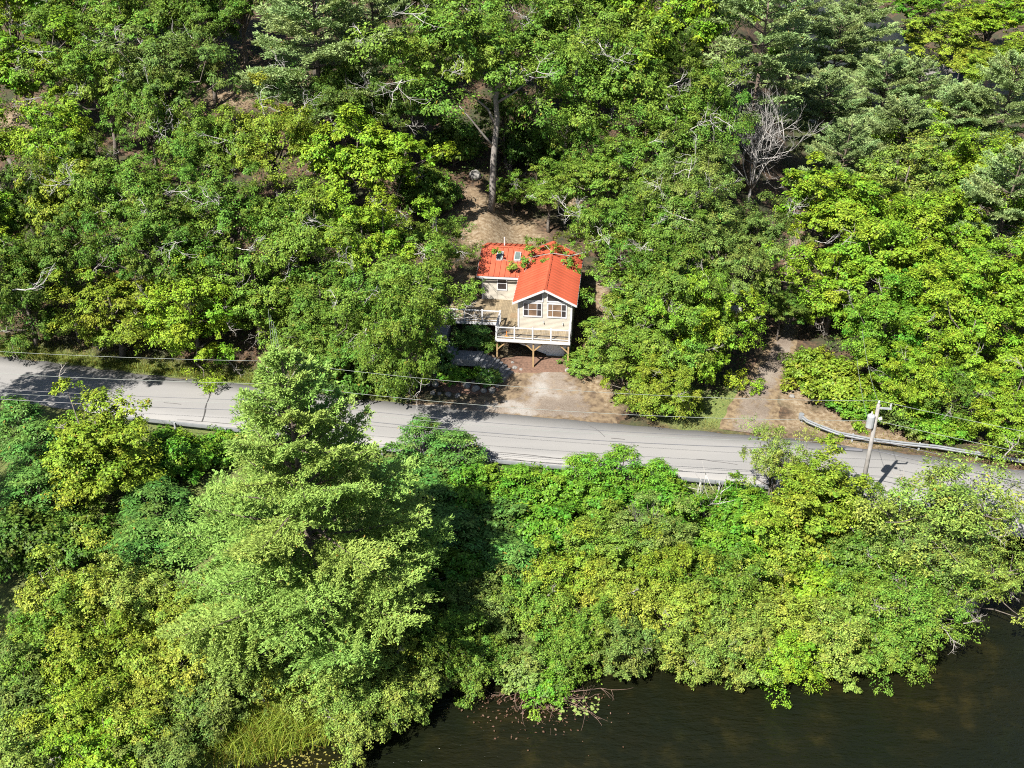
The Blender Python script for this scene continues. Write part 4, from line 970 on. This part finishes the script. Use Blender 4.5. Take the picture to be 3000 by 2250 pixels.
A = [('alder',200,1760,270,5.2,'a','tallest olive alder left of the pine, top against the dark hollow'),
 ('alder',400,1770,260,5.0,'l','olive alder left of the pine base with bare twigs on top'),
 ('alder',560,1830,270,4.6,'a','alder tucked under the lowest left pine boughs'),
 ('alder',120,1900,280,4.6,'o','alder at the left edge, third from the bottom'),
 ('alder',310,1930,280,4.6,'y','alder in the middle of the lower left thicket'),
 ('alder',500,1960,280,4.4,'a','alder in the lower left thicket below the pine boughs'),
 ('alder',680,1980,270,4.2,'g','alder under the pine above the marsh grass'),
 ('alder',40,2060,280,4.4,'g','grey-green alder at the left edge near the bottom'),
 ('alder',220,2090,280,4.2,'v','alder second from the left edge near the bottom'),
 ('alder',420,2110,280,4.0,'a','alder near the bottom left of the marsh grass'),
 ('alder',590,2090,190,3.4,'g','small alder at the left border of the marsh grass'),
 ('alder',90,2210,290,4.0,'l','alder at the bottom left corner'),
 ('alder',290,2220,290,3.8,'b','alder cut by the bottom edge, second from the left corner'),
 ('alder',480,2230,240,3.2,'g','alder cut by the bottom edge beside the marsh grass'),
 ('alder',820,1960,210,3.6,'a','alder at the foot of the pine trunk'),
 ('alder',980,2010,230,4.2,'l','alder right of the marsh grass on the shore'),
 ('alder',1060,2110,230,3.8,'l','pale alder leaning out over the water right of the marsh grass'),
 ('alder',1190,2030,230,4.0,'l','alder overhanging the dark inlet from the left'),
 ('alder',1140,1920,220,4.0,'a','alder below the lowest right pine boughs'),
 ('alder',1290,1870,220,4.0,'o','alder on the bank between pine and inlet'),
 ('alder',1390,1940,190,3.2,'m','dark green shrub at the head of the inlet'),
 ('bush',1540,1960,180,2.4,'g','bluish bush on the point above the brush pile'),
 ('bush',1600,2010,150,1.8,'f','low fresh green plants on the point by the brush pile'),
 ('alder',1420,1790,230,3.8,'g','grey-green alder on the middle bank'),
 ('alder',1560,1790,230,3.8,'o','alder on the middle bank above the bluish bush'),
 ('alder',1690,1880,220,3.6,'o','alder at the shore right of the brush pile'),
 ('alder',1640,1690,230,3.6,'y','alder halfway up the middle bank'),
 ('alder',1760,1600,240,3.6,'o','alder below the two feathery road-edge sumacs'),
 ('alder',1800,1750,240,3.8,'a','alder at mid bank right of the picture centre'),
 ('alder',1830,1880,220,3.4,'g','shore alder beside the reeds in the water'),
 ('alder',1900,1560,230,3.4,'g','alder with grey dead twigs left of the dead snag'),
 ('alder',1960,1680,240,3.8,'v','alder below the dead snag'),
 ('alder',1990,1810,240,3.8,'a','alder one row above the drowned bare shrub'),
 ('alder',2060,1910,220,3.4,'l','shore alder right above the drowned bare shrub'),
 ('alder',2120,1730,240,3.8,'o','brownish alder right of centre on the lower bank'),
 ('alder',2180,1880,230,3.6,'l','shore alder right of the drowned bare shrub'),
 ('alder',2290,1930,200,3.2,'b','small shore alder hanging low over the water'),
 ('alder',2260,1790,240,3.8,'a','alder with pale dead stems on the right bank'),
 ('alder',2440,1870,230,3.6,'l','pale alder dipping its branches into the pond at right'),
 ('alder',2530,1770,240,4.2,'o','alder left of the big shore tree at right'),
 ('alder',2600,1900,190,3.4,'o','low shore alder below the big tree at right'),
 ('airy',2700,1770,360,5.5,'o','big shore tree spreading over the pond at right'),
 ('airy',2880,1690,330,5.5,'l','tree hanging over the channel at the right edge'),
 ('alder',2540,1560,200,4.2,'o','shrub at the foot of the right utility pole')]
for k, cx, cy, dp, h, c, lab in A: T_(k, cx, cy, dp, h, c, lab, G4, 'tree' if k == 'airy' else 'shrub')
# --- wood left of the cottage
B = [('edge',70,850,300,10,'d','dark oak at the left edge just above the shaded road'),
 ('edge',330,900,340,9,'y','yellow-green tree hanging over the verge at left'),
 ('oak',180,760,280,11,'d','oak behind the first row at the far left'),
 ('edge',560,900,330,9.5,'b','leafy tree over the grassy verge left of the pine top'),
 ('oak',480,740,330,12,'m','olive oak in the second row left of centre'),
 ('edge',760,850,320,9.5,'o','oak behind the parallel wires above the pine top'),
 ('edge',950,900,330,9,'m','oak directly above the tall pine on the far verge'),
 ('bush',1130,1060,240,4.0,'d','dark shrub mass left of the steps above the wires'),
 ('bush',1010,1060,230,4.0,'d','shaded shrub behind the right shoulder of the pine'),
 ('oak',1060,700,350,11,'b','bright rounded oak left of the cottage'),
 ('oak',1270,740,230,7.5,'o','small oak touching the left end of the cottage roof'),
 ('oak',880,690,340,12,'o','oak with bare grey twigs in the middle of the left wood'),
 ('oak',650,640,340,12,'m','grey-twigged oak left of the middle of the wood'),
 ('oak',380,600,320,12,'o','oak with pale leaves above the second row at left'),
 ('maple',200,600,240,11,'y','yellow-lit tree by the leaning trunk at the left edge'),
 ('oak',40,620,240,11,'d','shaded oak at the left edge with a leaning trunk'),
 ('maple',1080,480,330,12.5,'b','bright green oak crown above and left of the cottage'),
 ('oak',800,430,300,12,'y','tree with yellowing leaves below the blue-green pine'),
 ('oak',620,450,280,12,'o','tree left of the yellowing crown in the left wood'),
 ('maple',170,430,260,12,'b','fresh green tree beside the tan clearing at left'),
 ('maple',60,190,330,13,'b','bright maple in the upper left corner region'),
 ('oak',300,250,330,13,'o','wide oak in the upper left'),
 ('oak',500,230,340,13.5,'g','pale oak crown left of the dark gully'),
 ('oak',190,60,320,13,'m','oak at the top edge, second from the left corner'),
 ('oak',420,50,320,13,'o','oak at the top edge left of the gully'),
 ('oak',600,60,260,13,'m','oak at the top edge just left of the blue-green pine'),
 ('oak',20,40,260,13,'b','tree in the top left corner')]
for k, cx, cy, dp, h, c, lab in B: T_(k, cx, cy, dp, h, c, lab, G1, 'shrub' if k == 'bush' else 'tree')
T_('pine', 925, 150, 440, 19, 'p', 'blue-green pine at the top left of centre', G3)
T_('pine', 1090, 60, 260, 18, 'p', 'dark pine half hidden behind the blue-green pine', G3)
# --- behind and right of the cottage
Cc = [ ('oak',1180,320,230,11,'d','dark oak between the blue-green pine and the forked oak'),
 ('oak',1580,130,330,15,'m','oak at the top centre right of the forked oak'),
  ('oak',1960,420,320,12,'m','oak above the wood right of the cottage'),
 ('oak',1730,60,330,15,'o','oak at the top edge right of centre'),
 ('maple',1960,120,320,14,'b','green maple at the top left of the creek'),
 ('oak',1770,530,300,10,'o','oak right behind the cottage roof'),
 ('oak',1800,690,260,9.5,'o','oak spreading its boughs over the right roof slope'),
 ('oak',1950,690,300,10,'m','oak with grey dead limbs right of the cottage'),
 ('oak',2000,620,300,11,'g','grey-green oak between the cottage and the dead tree'),
 ('edge',1860,880,290,9,'o','oak standing against the right side of the cottage'),
 ('oak',1970,820,300,10,'m','oak in the middle of the trees right of the cottage'),
 ('edge',1830,1010,270,6.5,'o','low tree at the right edge of the gravel apron'),
 ('edge',1960,1000,300,8,'o','tree over the grass between apron and lane'),
 ('edge',2085,960,270,10,'b','tree leaning over the left side of the lane'),
 ('oak',2120,780,280,10,'g','pale oak left of the upper lane'),
 ('oak',2220,700,230,9,'g','shrubby oak below the bare dead tree'),
 ('oak',1610,560,190,6,'o','small oak behind the roof ridge'),
 ('maple',1500,560,120,4.0,'o','young oak beside the yard behind the cottage'),
 ('bush',1330,420,170,5,'d','dark hemlock-like shrub left of the forked trunk'),
 ('bush',1560,420,170,5,'d','dark understory shrub between the two bare trunks'),
 ('bush',1250,560,170,4.5,'m','shrub at the wood edge left of the yard')]
for k, cx, cy, dp, h, c, lab in Cc: T_(k, cx, cy, dp, h, c, lab, G6, 'shrub' if k == 'bush' else 'tree')
D_ = [('maple',2460,620,360,11,'b','bright maple right of the dead tree above the lane'),
 ('maple',2640,580,300,11,'l','pale green maple behind the bright lane maple'),
 ('maple',2600,760,340,10.5,'b','broad yellow-green maple right of the lane'),
 ('maple',2780,690,320,11,'b','maple in the middle of the right wood'),
 ('edge',2440,830,310,9.5,'b','maple hanging over the right side of the lane'),
 ('maple',2770,880,330,9.5,'b','yellow-lit maple with layered boughs at right'),
 ('maple',2940,860,300,10,'b','maple at the right edge level with the lane'),
 ('edge',2600,960,290,8.5,'f','maple above the wires of the right pole'),
 ('edge',2850,1040,320,8.5,'b','maple at right with boughs reaching down to the guard rail'),
 ('edge',2680,1110,280,7.5,'b','maple right of the utility pole top'),
 ('edge',2950,1200,280,7,'b','maple over the guard rail at the right edge'),
 ('bush',2450,1120,200,3.4,'v','yellowing bush inside the curve of the guard rail'),
 ('bush',2380,1080,150,3.0,'v','bush with brown leaves at the lane corner'),
 ('bush',2500,1175,150,1.8,'f','low green bush behind the curved guard rail'),
 ('bush',2630,1210,160,2.2,'g','grey-green bush right of the utility pole'),
 ('bush',2760,1255,150,1.8,'f','bush behind the straight part of the guard rail at right'),
 ('airy',2800,1150,260,5.5,'m','thin-leaved tree above the guard rail at right'),
 ('maple',2700,430,260,11,'b','yellow-green maple below the footbridge'),
 ('maple',2290,900,150,5,'d','dark tree shading the upper lane'),
 ('maple',2880,520,260,11,'b','maple behind the right-edge pines')]
for k, cx, cy, dp, h, c, lab in D_: T_(k, cx, cy, dp, h, c, lab, G2, 'shrub' if k == 'bush' else 'tree')
E_ = [('openpine',2225,170,330,20,'p','slender pine with bare trunk and flat plates left of the creek'),
 ('pine',2440,190,250,15,'p','pine standing in front of the creek water'),
 ('pine',2590,290,260,14,'p','pine with twisted limbs at the bend of the creek'),
 ('pine',2410,340,270,13,'p','spreading pine above the white garden chair'),
 ('pine',2640,430,260,13,'p','dusky pine right of the small lawn'),
 ('pine',2460,500,260,13,'p','low pine below the small lawn'),
 ('pine',2810,380,270,13,'p','pine below the footbridge at right'),
 ('pine',2940,330,260,16,'p','pine at the right edge below the yellow bushes'),
 ('pine',2940,620,340,15,'p','pine at the right edge among the maples'),
 ('pine',2330,60,230,17,'p','pine at the top edge in front of the dark water'),
 ('pine',2500,120,250,16,'p','pine between the garden chair and the floating log'),
 ('pine',2690,300,230,13,'p','small pine left of the footbridge'),
 ('pine',2050,50,240,17,'p','pine at the top edge left of the creek'),
 ('pine',1990,250,150,13,'d','dark pine behind the centre-right oaks')]
for k, cx, cy, dp, h, c, lab in E_: T_(k, cx, cy, dp, h, c, lab, G3)
F_ = [('maple',2760,120,230,9,'y','yellowing tree on the far bank of the creek'), ('maple',2900,60,260,10,'b','green tree at the top right corner'),
 ('maple',2980,180,200,9,'v','tree at the right edge on the far creek bank'), ('maple',2860,200,170,7,'y','brownish shrubby tree above the footbridge'),
 ('maple',2700,20,190,9,'f','tree at the top edge on the far creek bank'), ('maple',2140,20,170,11,'b','tree at the top edge left of the dark water'),
 ('alder',2290,150,110,5,'f','green shrub at the near edge of the dark creek water'), ('alder',2830,290,110,4,'m','shrub at the near end of the footbridge')]
for k, cx, cy, dp, h, c, lab in F_: T_(k, cx, cy, dp, h, c, lab, 'trees by the creek')
for cx, cy, dp, h, c, lab in [(700,-20,300,14,'m','oak filling the top edge above the blue-green pine'), (1250,-10,300,15,'d','dark oak at the top edge left of the forked oak'), (1440,-40,320,15,'o','oak at the top edge above the forked oak'),
    (330,-70,300,13,'o','oak at the top edge above the wide upper left oak'), (560,-60,300,13,'d','dark oak high on the hill at the top edge'), (100,-60,300,13,'m','oak behind the top left corner'),
    (900,-60,300,15,'d','oak behind the tip of the blue-green pine'), (1640,-40,300,15,'m','oak at the top edge right of centre, behind the others'), (1850,-20,280,14,'o','oak at the top edge above the pale-trunked oak'), (250,500,240,10,'d','dark oak filling the shady hollow at left'), (440,340,240,12,'m','oak beside the dark slanting trunk'), (1000,300,240,12,'d','dark oak below the right side of the blue-green pine'), (1480,330,160,8,'d','dark young oak in the hollow behind the forked trunk'),
    (1700,420,220,11,'m','oak filling the slope behind the pale leaning trunk'), (2050,330,240,13,'m','oak left of the bare dead tree'), (2020,530,220,10,'g','grey-green oak just left of the bare dead tree')]:
    T_('oak', cx, cy, dp, h, c, lab, G1)
T_('oak', 1180, 990, 300, 14.0, 'o', 'oak leaning from the verge over the road and wires', G1, tilt=.62)
T_('oak', 1190, 890, 320, 11.0, 'o', 'oak overhanging the left deck railing and the steps', G1, tilt=.25)
T_('edge', 1930, 1125, 240, 5.5, 'v', 'sparse low tree with yellow leaves by the apron corner', G6, tilt=.3)
T_('edge', 980, 1010, 260, 7.5, 'm', 'leafy tree leaning over the wires behind the pine', G1, tilt=.2)
# trees just outside the left edge, whose shadow lies on the road
for cx, cy, dp, h, lab in [(-42,69.5,440,16,'tall tree beyond the left edge shading the road'), (-48,63.5,430,15,'second tall tree beyond the left edge on the pond side'), (-41,56,400,14,'tree beyond the left edge shading the sumacs'), (-38,48,380,12,'lower tree beyond the left edge above the alders')]:
    T_('oak', 0, 0, dp, h, 'd', lab, 'trees just beyond the left edge', xy=(cx, cy))
for cx, cy, dp, h, lab in [(3090,900,300,11,'maple just beyond the right edge by the wood'), (3100,640,300,12,'maple beyond the right edge behind the pine'), (-100,700,320,12,'oak beyond the left edge in the second row'), (-110,420,320,13,'oak beyond the left edge high on the hill')]:
    T_('maple', cx, cy, dp, h, 'b', lab, 'trees just beyond the frame')

# bare and dead wood
def dead(i, px, py, s, rz_, label, name, cat, h=0, tilt=0):
    x, y, z = at(px, py, h); o = empty(name, (x, y, z), rz_); tag(o, label, cat); q = link('branches', BARE[i], o); q.scale = (s, s, s); q.rotation_euler = (tilt, 0, 0); return o
dead(0, 2190, 612, 1.3, .3, 'bare pale dead tree standing left of the lane', 'dead_tree', 'dead tree')
dead(1, 2060, 1520, .85, 1.0, 'grey broken snag with bare limbs at the road edge', 'dead_snag', 'dead tree')
dead(2, 1880, 1560, .9, 2.0, 'dead grey bush among the alders left of the snag', 'dead_bush', 'dead bush', 1.2)
dead(2, 2130, 1975, 1.15, .5, 'drowned bare shrub standing in the water', 'drowned_shrub', 'dead bush', .2, -.9)
dead(2, 1710, 600, 1.0, 4.0, 'dead twiggy sapling behind the cottage', 'dead_sapling', 'dead bush', 2.5)
dead(2, 1505, 545, 1.1, 1.3, 'small bare sapling right of the forked trunk', 'bare_sapling', 'dead bush')
bo = empty('overhanging_bough', (0, 0, 0)); x, y, z = at(1760, 700, 6.0); bo.location = (x, y, g1(x, y)); tag(bo, 'leafy oak bough with pale limbs reaching across the orange roof', 'bough')
def onY(px, py, Y_):
    u, v = (px-1500)/F_PX, (py-1125)/F_PX; t = Y_/(cos(TILT)-v*sin(TILT)); return np.array([u*t, Y_, CAM_H+(-sin(TILT)-v*cos(TILT))*t])
path = [(1780,720,89),(1720,738,88),(1670,750,87.5),(1620,742,87.5),(1560,752,87.5),(1500,770,87),(1465,755,87)]
P0 = [onY(*q)-np.array(bo.location) for q in path]; MB().tube(P0, [.08,.065,.05,.04,.03,.02,.012], 6).build('limb', M['pale'], bo, True)
side = [[(1560,752,87.5),(1540,790,86.5),(1520,820,86)], [(1670,750,87.5),(1650,775,86.5),(1630,785,86.3)], [(1620,742,87.5),(1600,720,88.5),(1575,710,89)]]
for q in side: MB().tube([onY(*w_)-np.array(bo.location) for w_ in q], [.035,.025,.012], 5).build('limb', M['pale'], bo, True)
bb = [(1700,745,.55,88),(1655,765,.5,87),(1670,725,.6,88.5),(1625,735,.55,88),(1590,718,.5,88.6),(1560,735,.5,88),(1545,765,.45,87),(1510,775,.42,86.9),(1650,790,.4,86.5),(1680,790,.4,86.6),(1600,765,.35,87),(1640,700,.6,89.5),(1690,700,.6,89.5),(1560,705,.4,89),(1455,735,.22,88)]
BB = np.array([[*(onY(a, b, d0)-np.array(bo.location)), r_*1.3] for a, b, r_, d0 in bb])
fo = link('foliage', crown_mesh('bough_leaves', BB, 9, 40, .16, M['leaf'], .6, 1, 4321), bo); fo.color = (*LEAFCOL['o'], 1)
# two big trunks shown clear of their crowns, and thin stems in the dark wood
def trunk(pts_px, h0, r0, r1, label, mat, fork=None, crown=None):
    (a, b) = pts_px[0]; x, y, z = at(a, b); P = [Vector((0, 0, -.4))]
    for (px, py) in pts_px[1:]:
        u, v = (px-1500)/F_PX, (py-1125)/F_PX; ry = cos(TILT)-v*sin(TILT); t = y/ry; P.append(Vector((u*t-x, 0, CAM_H+(-sin(TILT)-v*cos(TILT))*t-z)))
    root = empty('oak_tree' if crown else 'tall_trunk', (x, y, z)); tag(root, label, 'tree', 'tall trunks in the wood')
    if crown:
        cpx, cpy, dp, hc, col, ci = crown; tk, cr, H, Rr, cf, ex, nm = PROTO['oak'][ci]
        u, v = (cpx-1500)/F_PX, (cpy-1125)/F_PX; t = y/(cos(TILT)-v*sin(TILT)); cz = CAM_H+(-sin(TILT)-v*cos(TILT))*t-z; s_ = dp*depth(u*t, y, cz+z)/F_PX/2/Rr
        for nm_, m_ in (('crown', cr), ('bare_twigs', ex)):
            c = link(nm_, m_, root); c.scale = (s_, s_, hc); c.location = (u*t-x, 0, cz-8.0*hc); c.color = (*LEAFCOL[col], 1)
            if nm_ != 'crown': c['kind'] = 'stuff'
    n = len(P); MB().tube(P, [r0+(r1-r0)*k/(n-1) for k in range(n)], 9).build('trunk', mat, root, True)
    if fork:
        for q in fork:
            Q = []
            for (px, py, dy) in q:
                u, v = (px-1500)/F_PX, (py-1125)/F_PX; ry = cos(TILT)-v*sin(TILT); t = (y+dy)/ry; Q.append(Vector((u*t-x, dy, CAM_H+(-sin(TILT)-v*cos(TILT))*t-z)))
            MB().tube(Q, [r1*.8*(1-.7*k/(len(Q)-1)) for k in range(len(Q))], 7).build('limb', mat, root, True)
    return root
M['paletrunk'] = simple('pale_grey_trunk', (0.20, 0.18, 0.16), 0.9, 0.3, 4, bumpd=.02)
trunk([(1438,614),(1443,560),(1445,480),(1449,430),(1457,350),(1452,290),(1463,220),(1470,150)], 0, .36, .17, 'wide oak behind the cottage with a forked grey trunk', M['paletrunk'], crown=(1335,165,470,1.5,'o',0), fork=
      [[(1447,430,0),(1420,400,-.4),(1380,350,-.8),(1345,310,-1.2)], [(1452,370,0),(1430,320,.3),(1395,290,.5),(1350,250,.2)], [(1458,300,0),(1500,275,.4),(1560,230,.8)]])
trunk([(1638,612),(1643,540),(1655,440),(1666,350),(1684,268),(1690,200)], 0, .24, .13, 'oak with a tall pale leaning trunk right of the forked oak', M['paletrunk'], crown=(1790,240,430,1.5,'o',2))
trunk([(530,395),(510,330),(485,270),(480,240)], 0, .34, .26, 'dark slanting trunk in the upper left wood', M['bark'])
trunk([(108,705),(85,620),(55,540),(25,465)], 0, .28, .2, 'slanting trunk at the left edge of the wood', M['bark'])
trunk([(1575,440),(1573,330),(1572,240)], 0, .13, .10, 'thin straight stem in the dark wood between the big trunks', M['bark'])
trunk([(1548,440),(1545,360),(1541,270)], 0, .12, .09, 'thinner left stem of the pair in the dark wood', M['bark'])
trunk([(2480,460),(2485,420),(2505,380),(2530,350)], 0, .40, .3, 'dark leaning trunk on the small lawn', M['bark'])

# plants in the bed
for k, cx, cy, dp, h, c, lab in [('bush',1335,1100,75,1.2,'f','yellow-green leafy plant left in the flower bed'), ('bush',1400,1090,55,1.0,'f','small leafy plant in the middle of the flower bed'),
    ('bush',1432,1105,75,1.2,'s','lilac-flowered plant right in the flower bed'), ('bush',1275,1045,120,2.0,'s','white-flowered bush left of the step landing'), ('bush',1385,985,110,1.6,'s','dark green shrub beneath the left deck'),
    ('bush',1430,1010,70,1.0,'d','low dark plant under the deck corner'), ('bush',1700,1060,110,1.6,'o','shrub at the tree edge right of the deck posts')]:
    o = T_(k, cx, cy, dp, h, c, lab, 'plants around the steps', 'shrub', name='garden_plant')
    if 'flowered' in lab:
        r = np.random.default_rng(7); s = o.children[1].scale; mb = MB()
        for _ in range(46 if 'white' in lab else 22):
            dd = unit(r.normal(size=3)+np.array([0, -.3, .6])); c0 = np.array([dd[0]*2.0*s[0], dd[1]*2.0*s[1], (1.5+dd[2]*1.6)*s[2]]); q = .05
            mb.poly([c0+np.array([q,0,0]), c0+np.array([0,q,0]), c0+np.array([-q,0,0]), c0+np.array([0,-q,0]), c0+np.array([0,0,q])], [(0,1,4),(1,2,4),(2,3,4),(3,0,4),(3,2,1,0)])
        f_ = mb.build('blossom', M['flowerw' if 'white' in lab else 'flowerl'], o); f_['kind'] = 'stuff'

# ------------------------------------------------------------------ uncountable cover: undergrowth, grass, reeds, brush
def scatter_leaves(name, X, Y, size, mat, col, label, cat, hmax, seed, per=14, spread=.35):
    r = np.random.default_rng(seed); Zg = ground(X, Y); n = len(X)
    hh = r.random(n)**1.5*hmax; C = np.stack([X, Y, Zg+hh+.05], 1)
    P = (C[:, None]+r.normal(size=(n, per, 3))*np.array([spread, spread, spread*.45])).reshape(-1, 3)
    N = unit(np.array([0, 0, 1.])+r.normal(size=P.shape)*.55); T = r.normal(size=P.shape); m = len(P); ln = size*r.uniform(.6, 1.35, m)
    me = np_mesh(name, leaf_quads(P, N, T, ln, ln*.55), m, 4, mat, {'tint': np.repeat(np.clip(.5+r.normal(size=m)*.2, 0, 1), 4)})
    o = link(name, me); o['kind'] = 'stuff'; o.color = (*col, 1); tag(o, label, cat); return o
r = np.random.default_rng(77)
def clumped(n, x0, x1, y0, y1, thr, f=.35):
    X = r.uniform(x0, x1, n*3); Y = r.uniform(y0, y1, n*3); q = np.sin(X*f+1.7*np.sin(Y*f*.8))*np.sin(Y*f*1.3+1.1*np.sin(X*f*.7)) + r.normal(size=n*3)*.35
    k = q > thr; return X[k][:n], Y[k][:n]
X, Y = clumped(9500, -60, 75, 74, 175, -.1); dd = Y-yfar(X); u, w = house_uw(X, Y)
lx = np.interp(Y, [66, 75, 80, 90, 110, 140], [17, 19.5, 22.5, 25, 28.5, 36])
k = (dd > 3.2) & ~((u > -11.5) & (u < 3.0) & (w > -9) & (w < 24)) & (np.abs(X-lx) > 3.2) & ~((X > 42) & (X < 70) & (Y > 165)); X, Y = X[k], Y[k]
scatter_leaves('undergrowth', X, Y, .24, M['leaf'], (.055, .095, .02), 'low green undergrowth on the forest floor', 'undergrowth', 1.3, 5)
X, Y = clumped(3600, -48, 34, 42, 72, -.6); d2 = ynear(X)-Y; k = (d2 > 1.5) & (Y > np.interp(X, _sx, _sy)+.3) & (X < 31); X, Y = X[k], Y[k]
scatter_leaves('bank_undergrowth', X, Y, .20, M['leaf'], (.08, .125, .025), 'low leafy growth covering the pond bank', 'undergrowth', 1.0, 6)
def blades(name, X, Y, hmin, hmax, wd, col, label, cat, seed, lean=.35, z=None):
    r = np.random.default_rng(seed); n = len(X); Zg = ground(X, Y) if z is None else np.full(n, z); h = r.uniform(hmin, hmax, n); a = r.uniform(0, 6.28, n); le = h*lean*r.uniform(.3, 1.6, n)
    dx, dy = np.cos(a)*le, np.sin(a)*le; b = r.uniform(0, 6.28, n); wx, wy = np.cos(b)*wd/2, np.sin(b)*wd/2; V = []
    lv = [(0, 0, 1), (.55, .3, .85), (.9, 1.0, .1)]
    pts = [np.stack([X+dx*q+s*wx*ww, Y+dy*q+s*wy*ww, Zg-.03+h*t], 1) for t, q, ww in lv for s in (-1, 1)]
    V = np.stack(pts, 1).reshape(-1, 3); base = np.arange(n)*6; idx = np.concatenate([np.stack([base, base+1, base+3, base+2], 1), np.stack([base+2, base+3, base+5, base+4], 1)])
    o = link(name, np_mesh(name, V, len(idx), 4, M['grass'], {'tint': np.repeat(np.clip(.5+r.normal(size=n)*.22, 0, 1), 6)}, False, idx)); o['kind'] = 'stuff'; o.color = (*col, 1); tag(o, label, cat); return o
X = r.uniform(-46, -9, 16000); Y = yfar(X)+.1+r.gamma(2.0, .55, 16000); blades('verge_grass', X, Y, .12, .38, .035, (.15, .19, .03), 'rough green grass on the verge along the far side of the road', 'grass', 8)
cx, cy, _ = at(800, 2140); X = r.normal(cx, 2.1, 5200); Y = r.normal(cy, 1.7, 5200); k = Y > np.interp(X, _sx, _sy)-1.2; blades('marsh_grass', X[k], Y[k], .7, 1.7, .04, (.22, .29, .035), 'tall bright marsh grass at the shore near the bottom left', 'grass', 9, .55)
X = r.uniform(7.0, 11.5, 160); Y = np.interp(X, _sx, _sy)-r.uniform(.1, 1.3, 160); blades('shore_reeds', X, Y, .9, 1.5, .04, (.15, .17, .04), 'sparse reeds standing in the water at the shore', 'reeds', 10, .25, WATER-.3)
X = r.uniform(13, 40, 6000); Y = yfar(X)+.2+r.gamma(1.5, .7, 6000); k = (np.abs(X-19) > 3.2) & (r.random(6000) < .55); blades('verge_weeds', X[k], Y[k], .08, .26, .035, (.19, .18, .05), 'dry weeds on the sandy verge by the guard rail', 'grass', 12)
# brush pile lying in the shallows
x, y, z = atz(1600, 2060, WATER+.1); bp = empty('brush_pile', (x, y, z)); tag(bp, 'fallen dead branches lying in the shallow water off the point', 'brush')
r = np.random.default_rng(31); mb = MB()
for _ in range(30): a = r.uniform(-.5, 3.6); twigs(mb, (r.normal()*.8, r.normal()*.4+.5, .1+.25*r.random()), (cos(a), -abs(sin(a))*.6-.05, r.normal()*.05), r.uniform(1.0, 2.6), .028, 1, r, 3, .45, .0)
mb.build('branches', simple('drowned_wood', (.15, .095, .07), .8, .5, 4), bp)['kind'] = 'stuff'
n = 380; P = np.stack([r.normal(-.6, 1.9, n), -np.abs(r.normal(.4, 1.3, n))+.8, r.uniform(-.08, .05, n)], 1); N = unit(np.array([0, 0, 1.])+r.normal(size=(n, 3))*.35); ln = r.uniform(.08, .2, n)
f_ = link('dead_leaves', np_mesh('dead_leaves', leaf_quads(P, N, r.normal(size=(n, 3)), ln, ln*.6, .0), n, 4, M['deadleaf']), bp); f_['kind'] = 'stuff'
n = 60; cx, cy, _ = atz(1690, 2075, WATER); P = np.stack([r.normal(cx, .8, n), r.normal(cy, .45, n), np.full(n, WATER+.012)+r.uniform(0, .01, n)], 1); ln = r.uniform(.14, .3, n)
o = link('lily_pads', np_mesh('lily_pads', leaf_quads(P, unit(np.array([0, 0, 1.])+r.normal(size=(n, 3))*.05), r.normal(size=(n, 3))*np.array([1, 1, 0]), ln, ln*.9, 0), n, 4, M['pad'])); o['kind'] = 'stuff'; tag(o, 'small yellow-green lily pads floating right of the brush pile', 'lily pads')
n = 170; cx, cy, _ = atz(880, 2225, WATER); P = np.stack([r.normal(cx, 1.3, n), r.normal(cy, .55, n), np.full(n, WATER+.012)+r.uniform(0, .05, n)], 1); ln = r.uniform(.07, .17, n)
o = link('yellow_pads', np_mesh('yellow_pads', leaf_quads(P, unit(np.array([0, 0, 1.])+r.normal(size=(n, 3))*.1), r.normal(size=(n, 3))*np.array([1, 1, 0]), ln, ln*.9, 0), n, 4, simple('yellow_pad', (.20, .18, .04), .5, .4))); o['kind'] = 'stuff'; tag(o, 'yellowing pond leaves floating in front of the marsh grass', 'pond leaves')
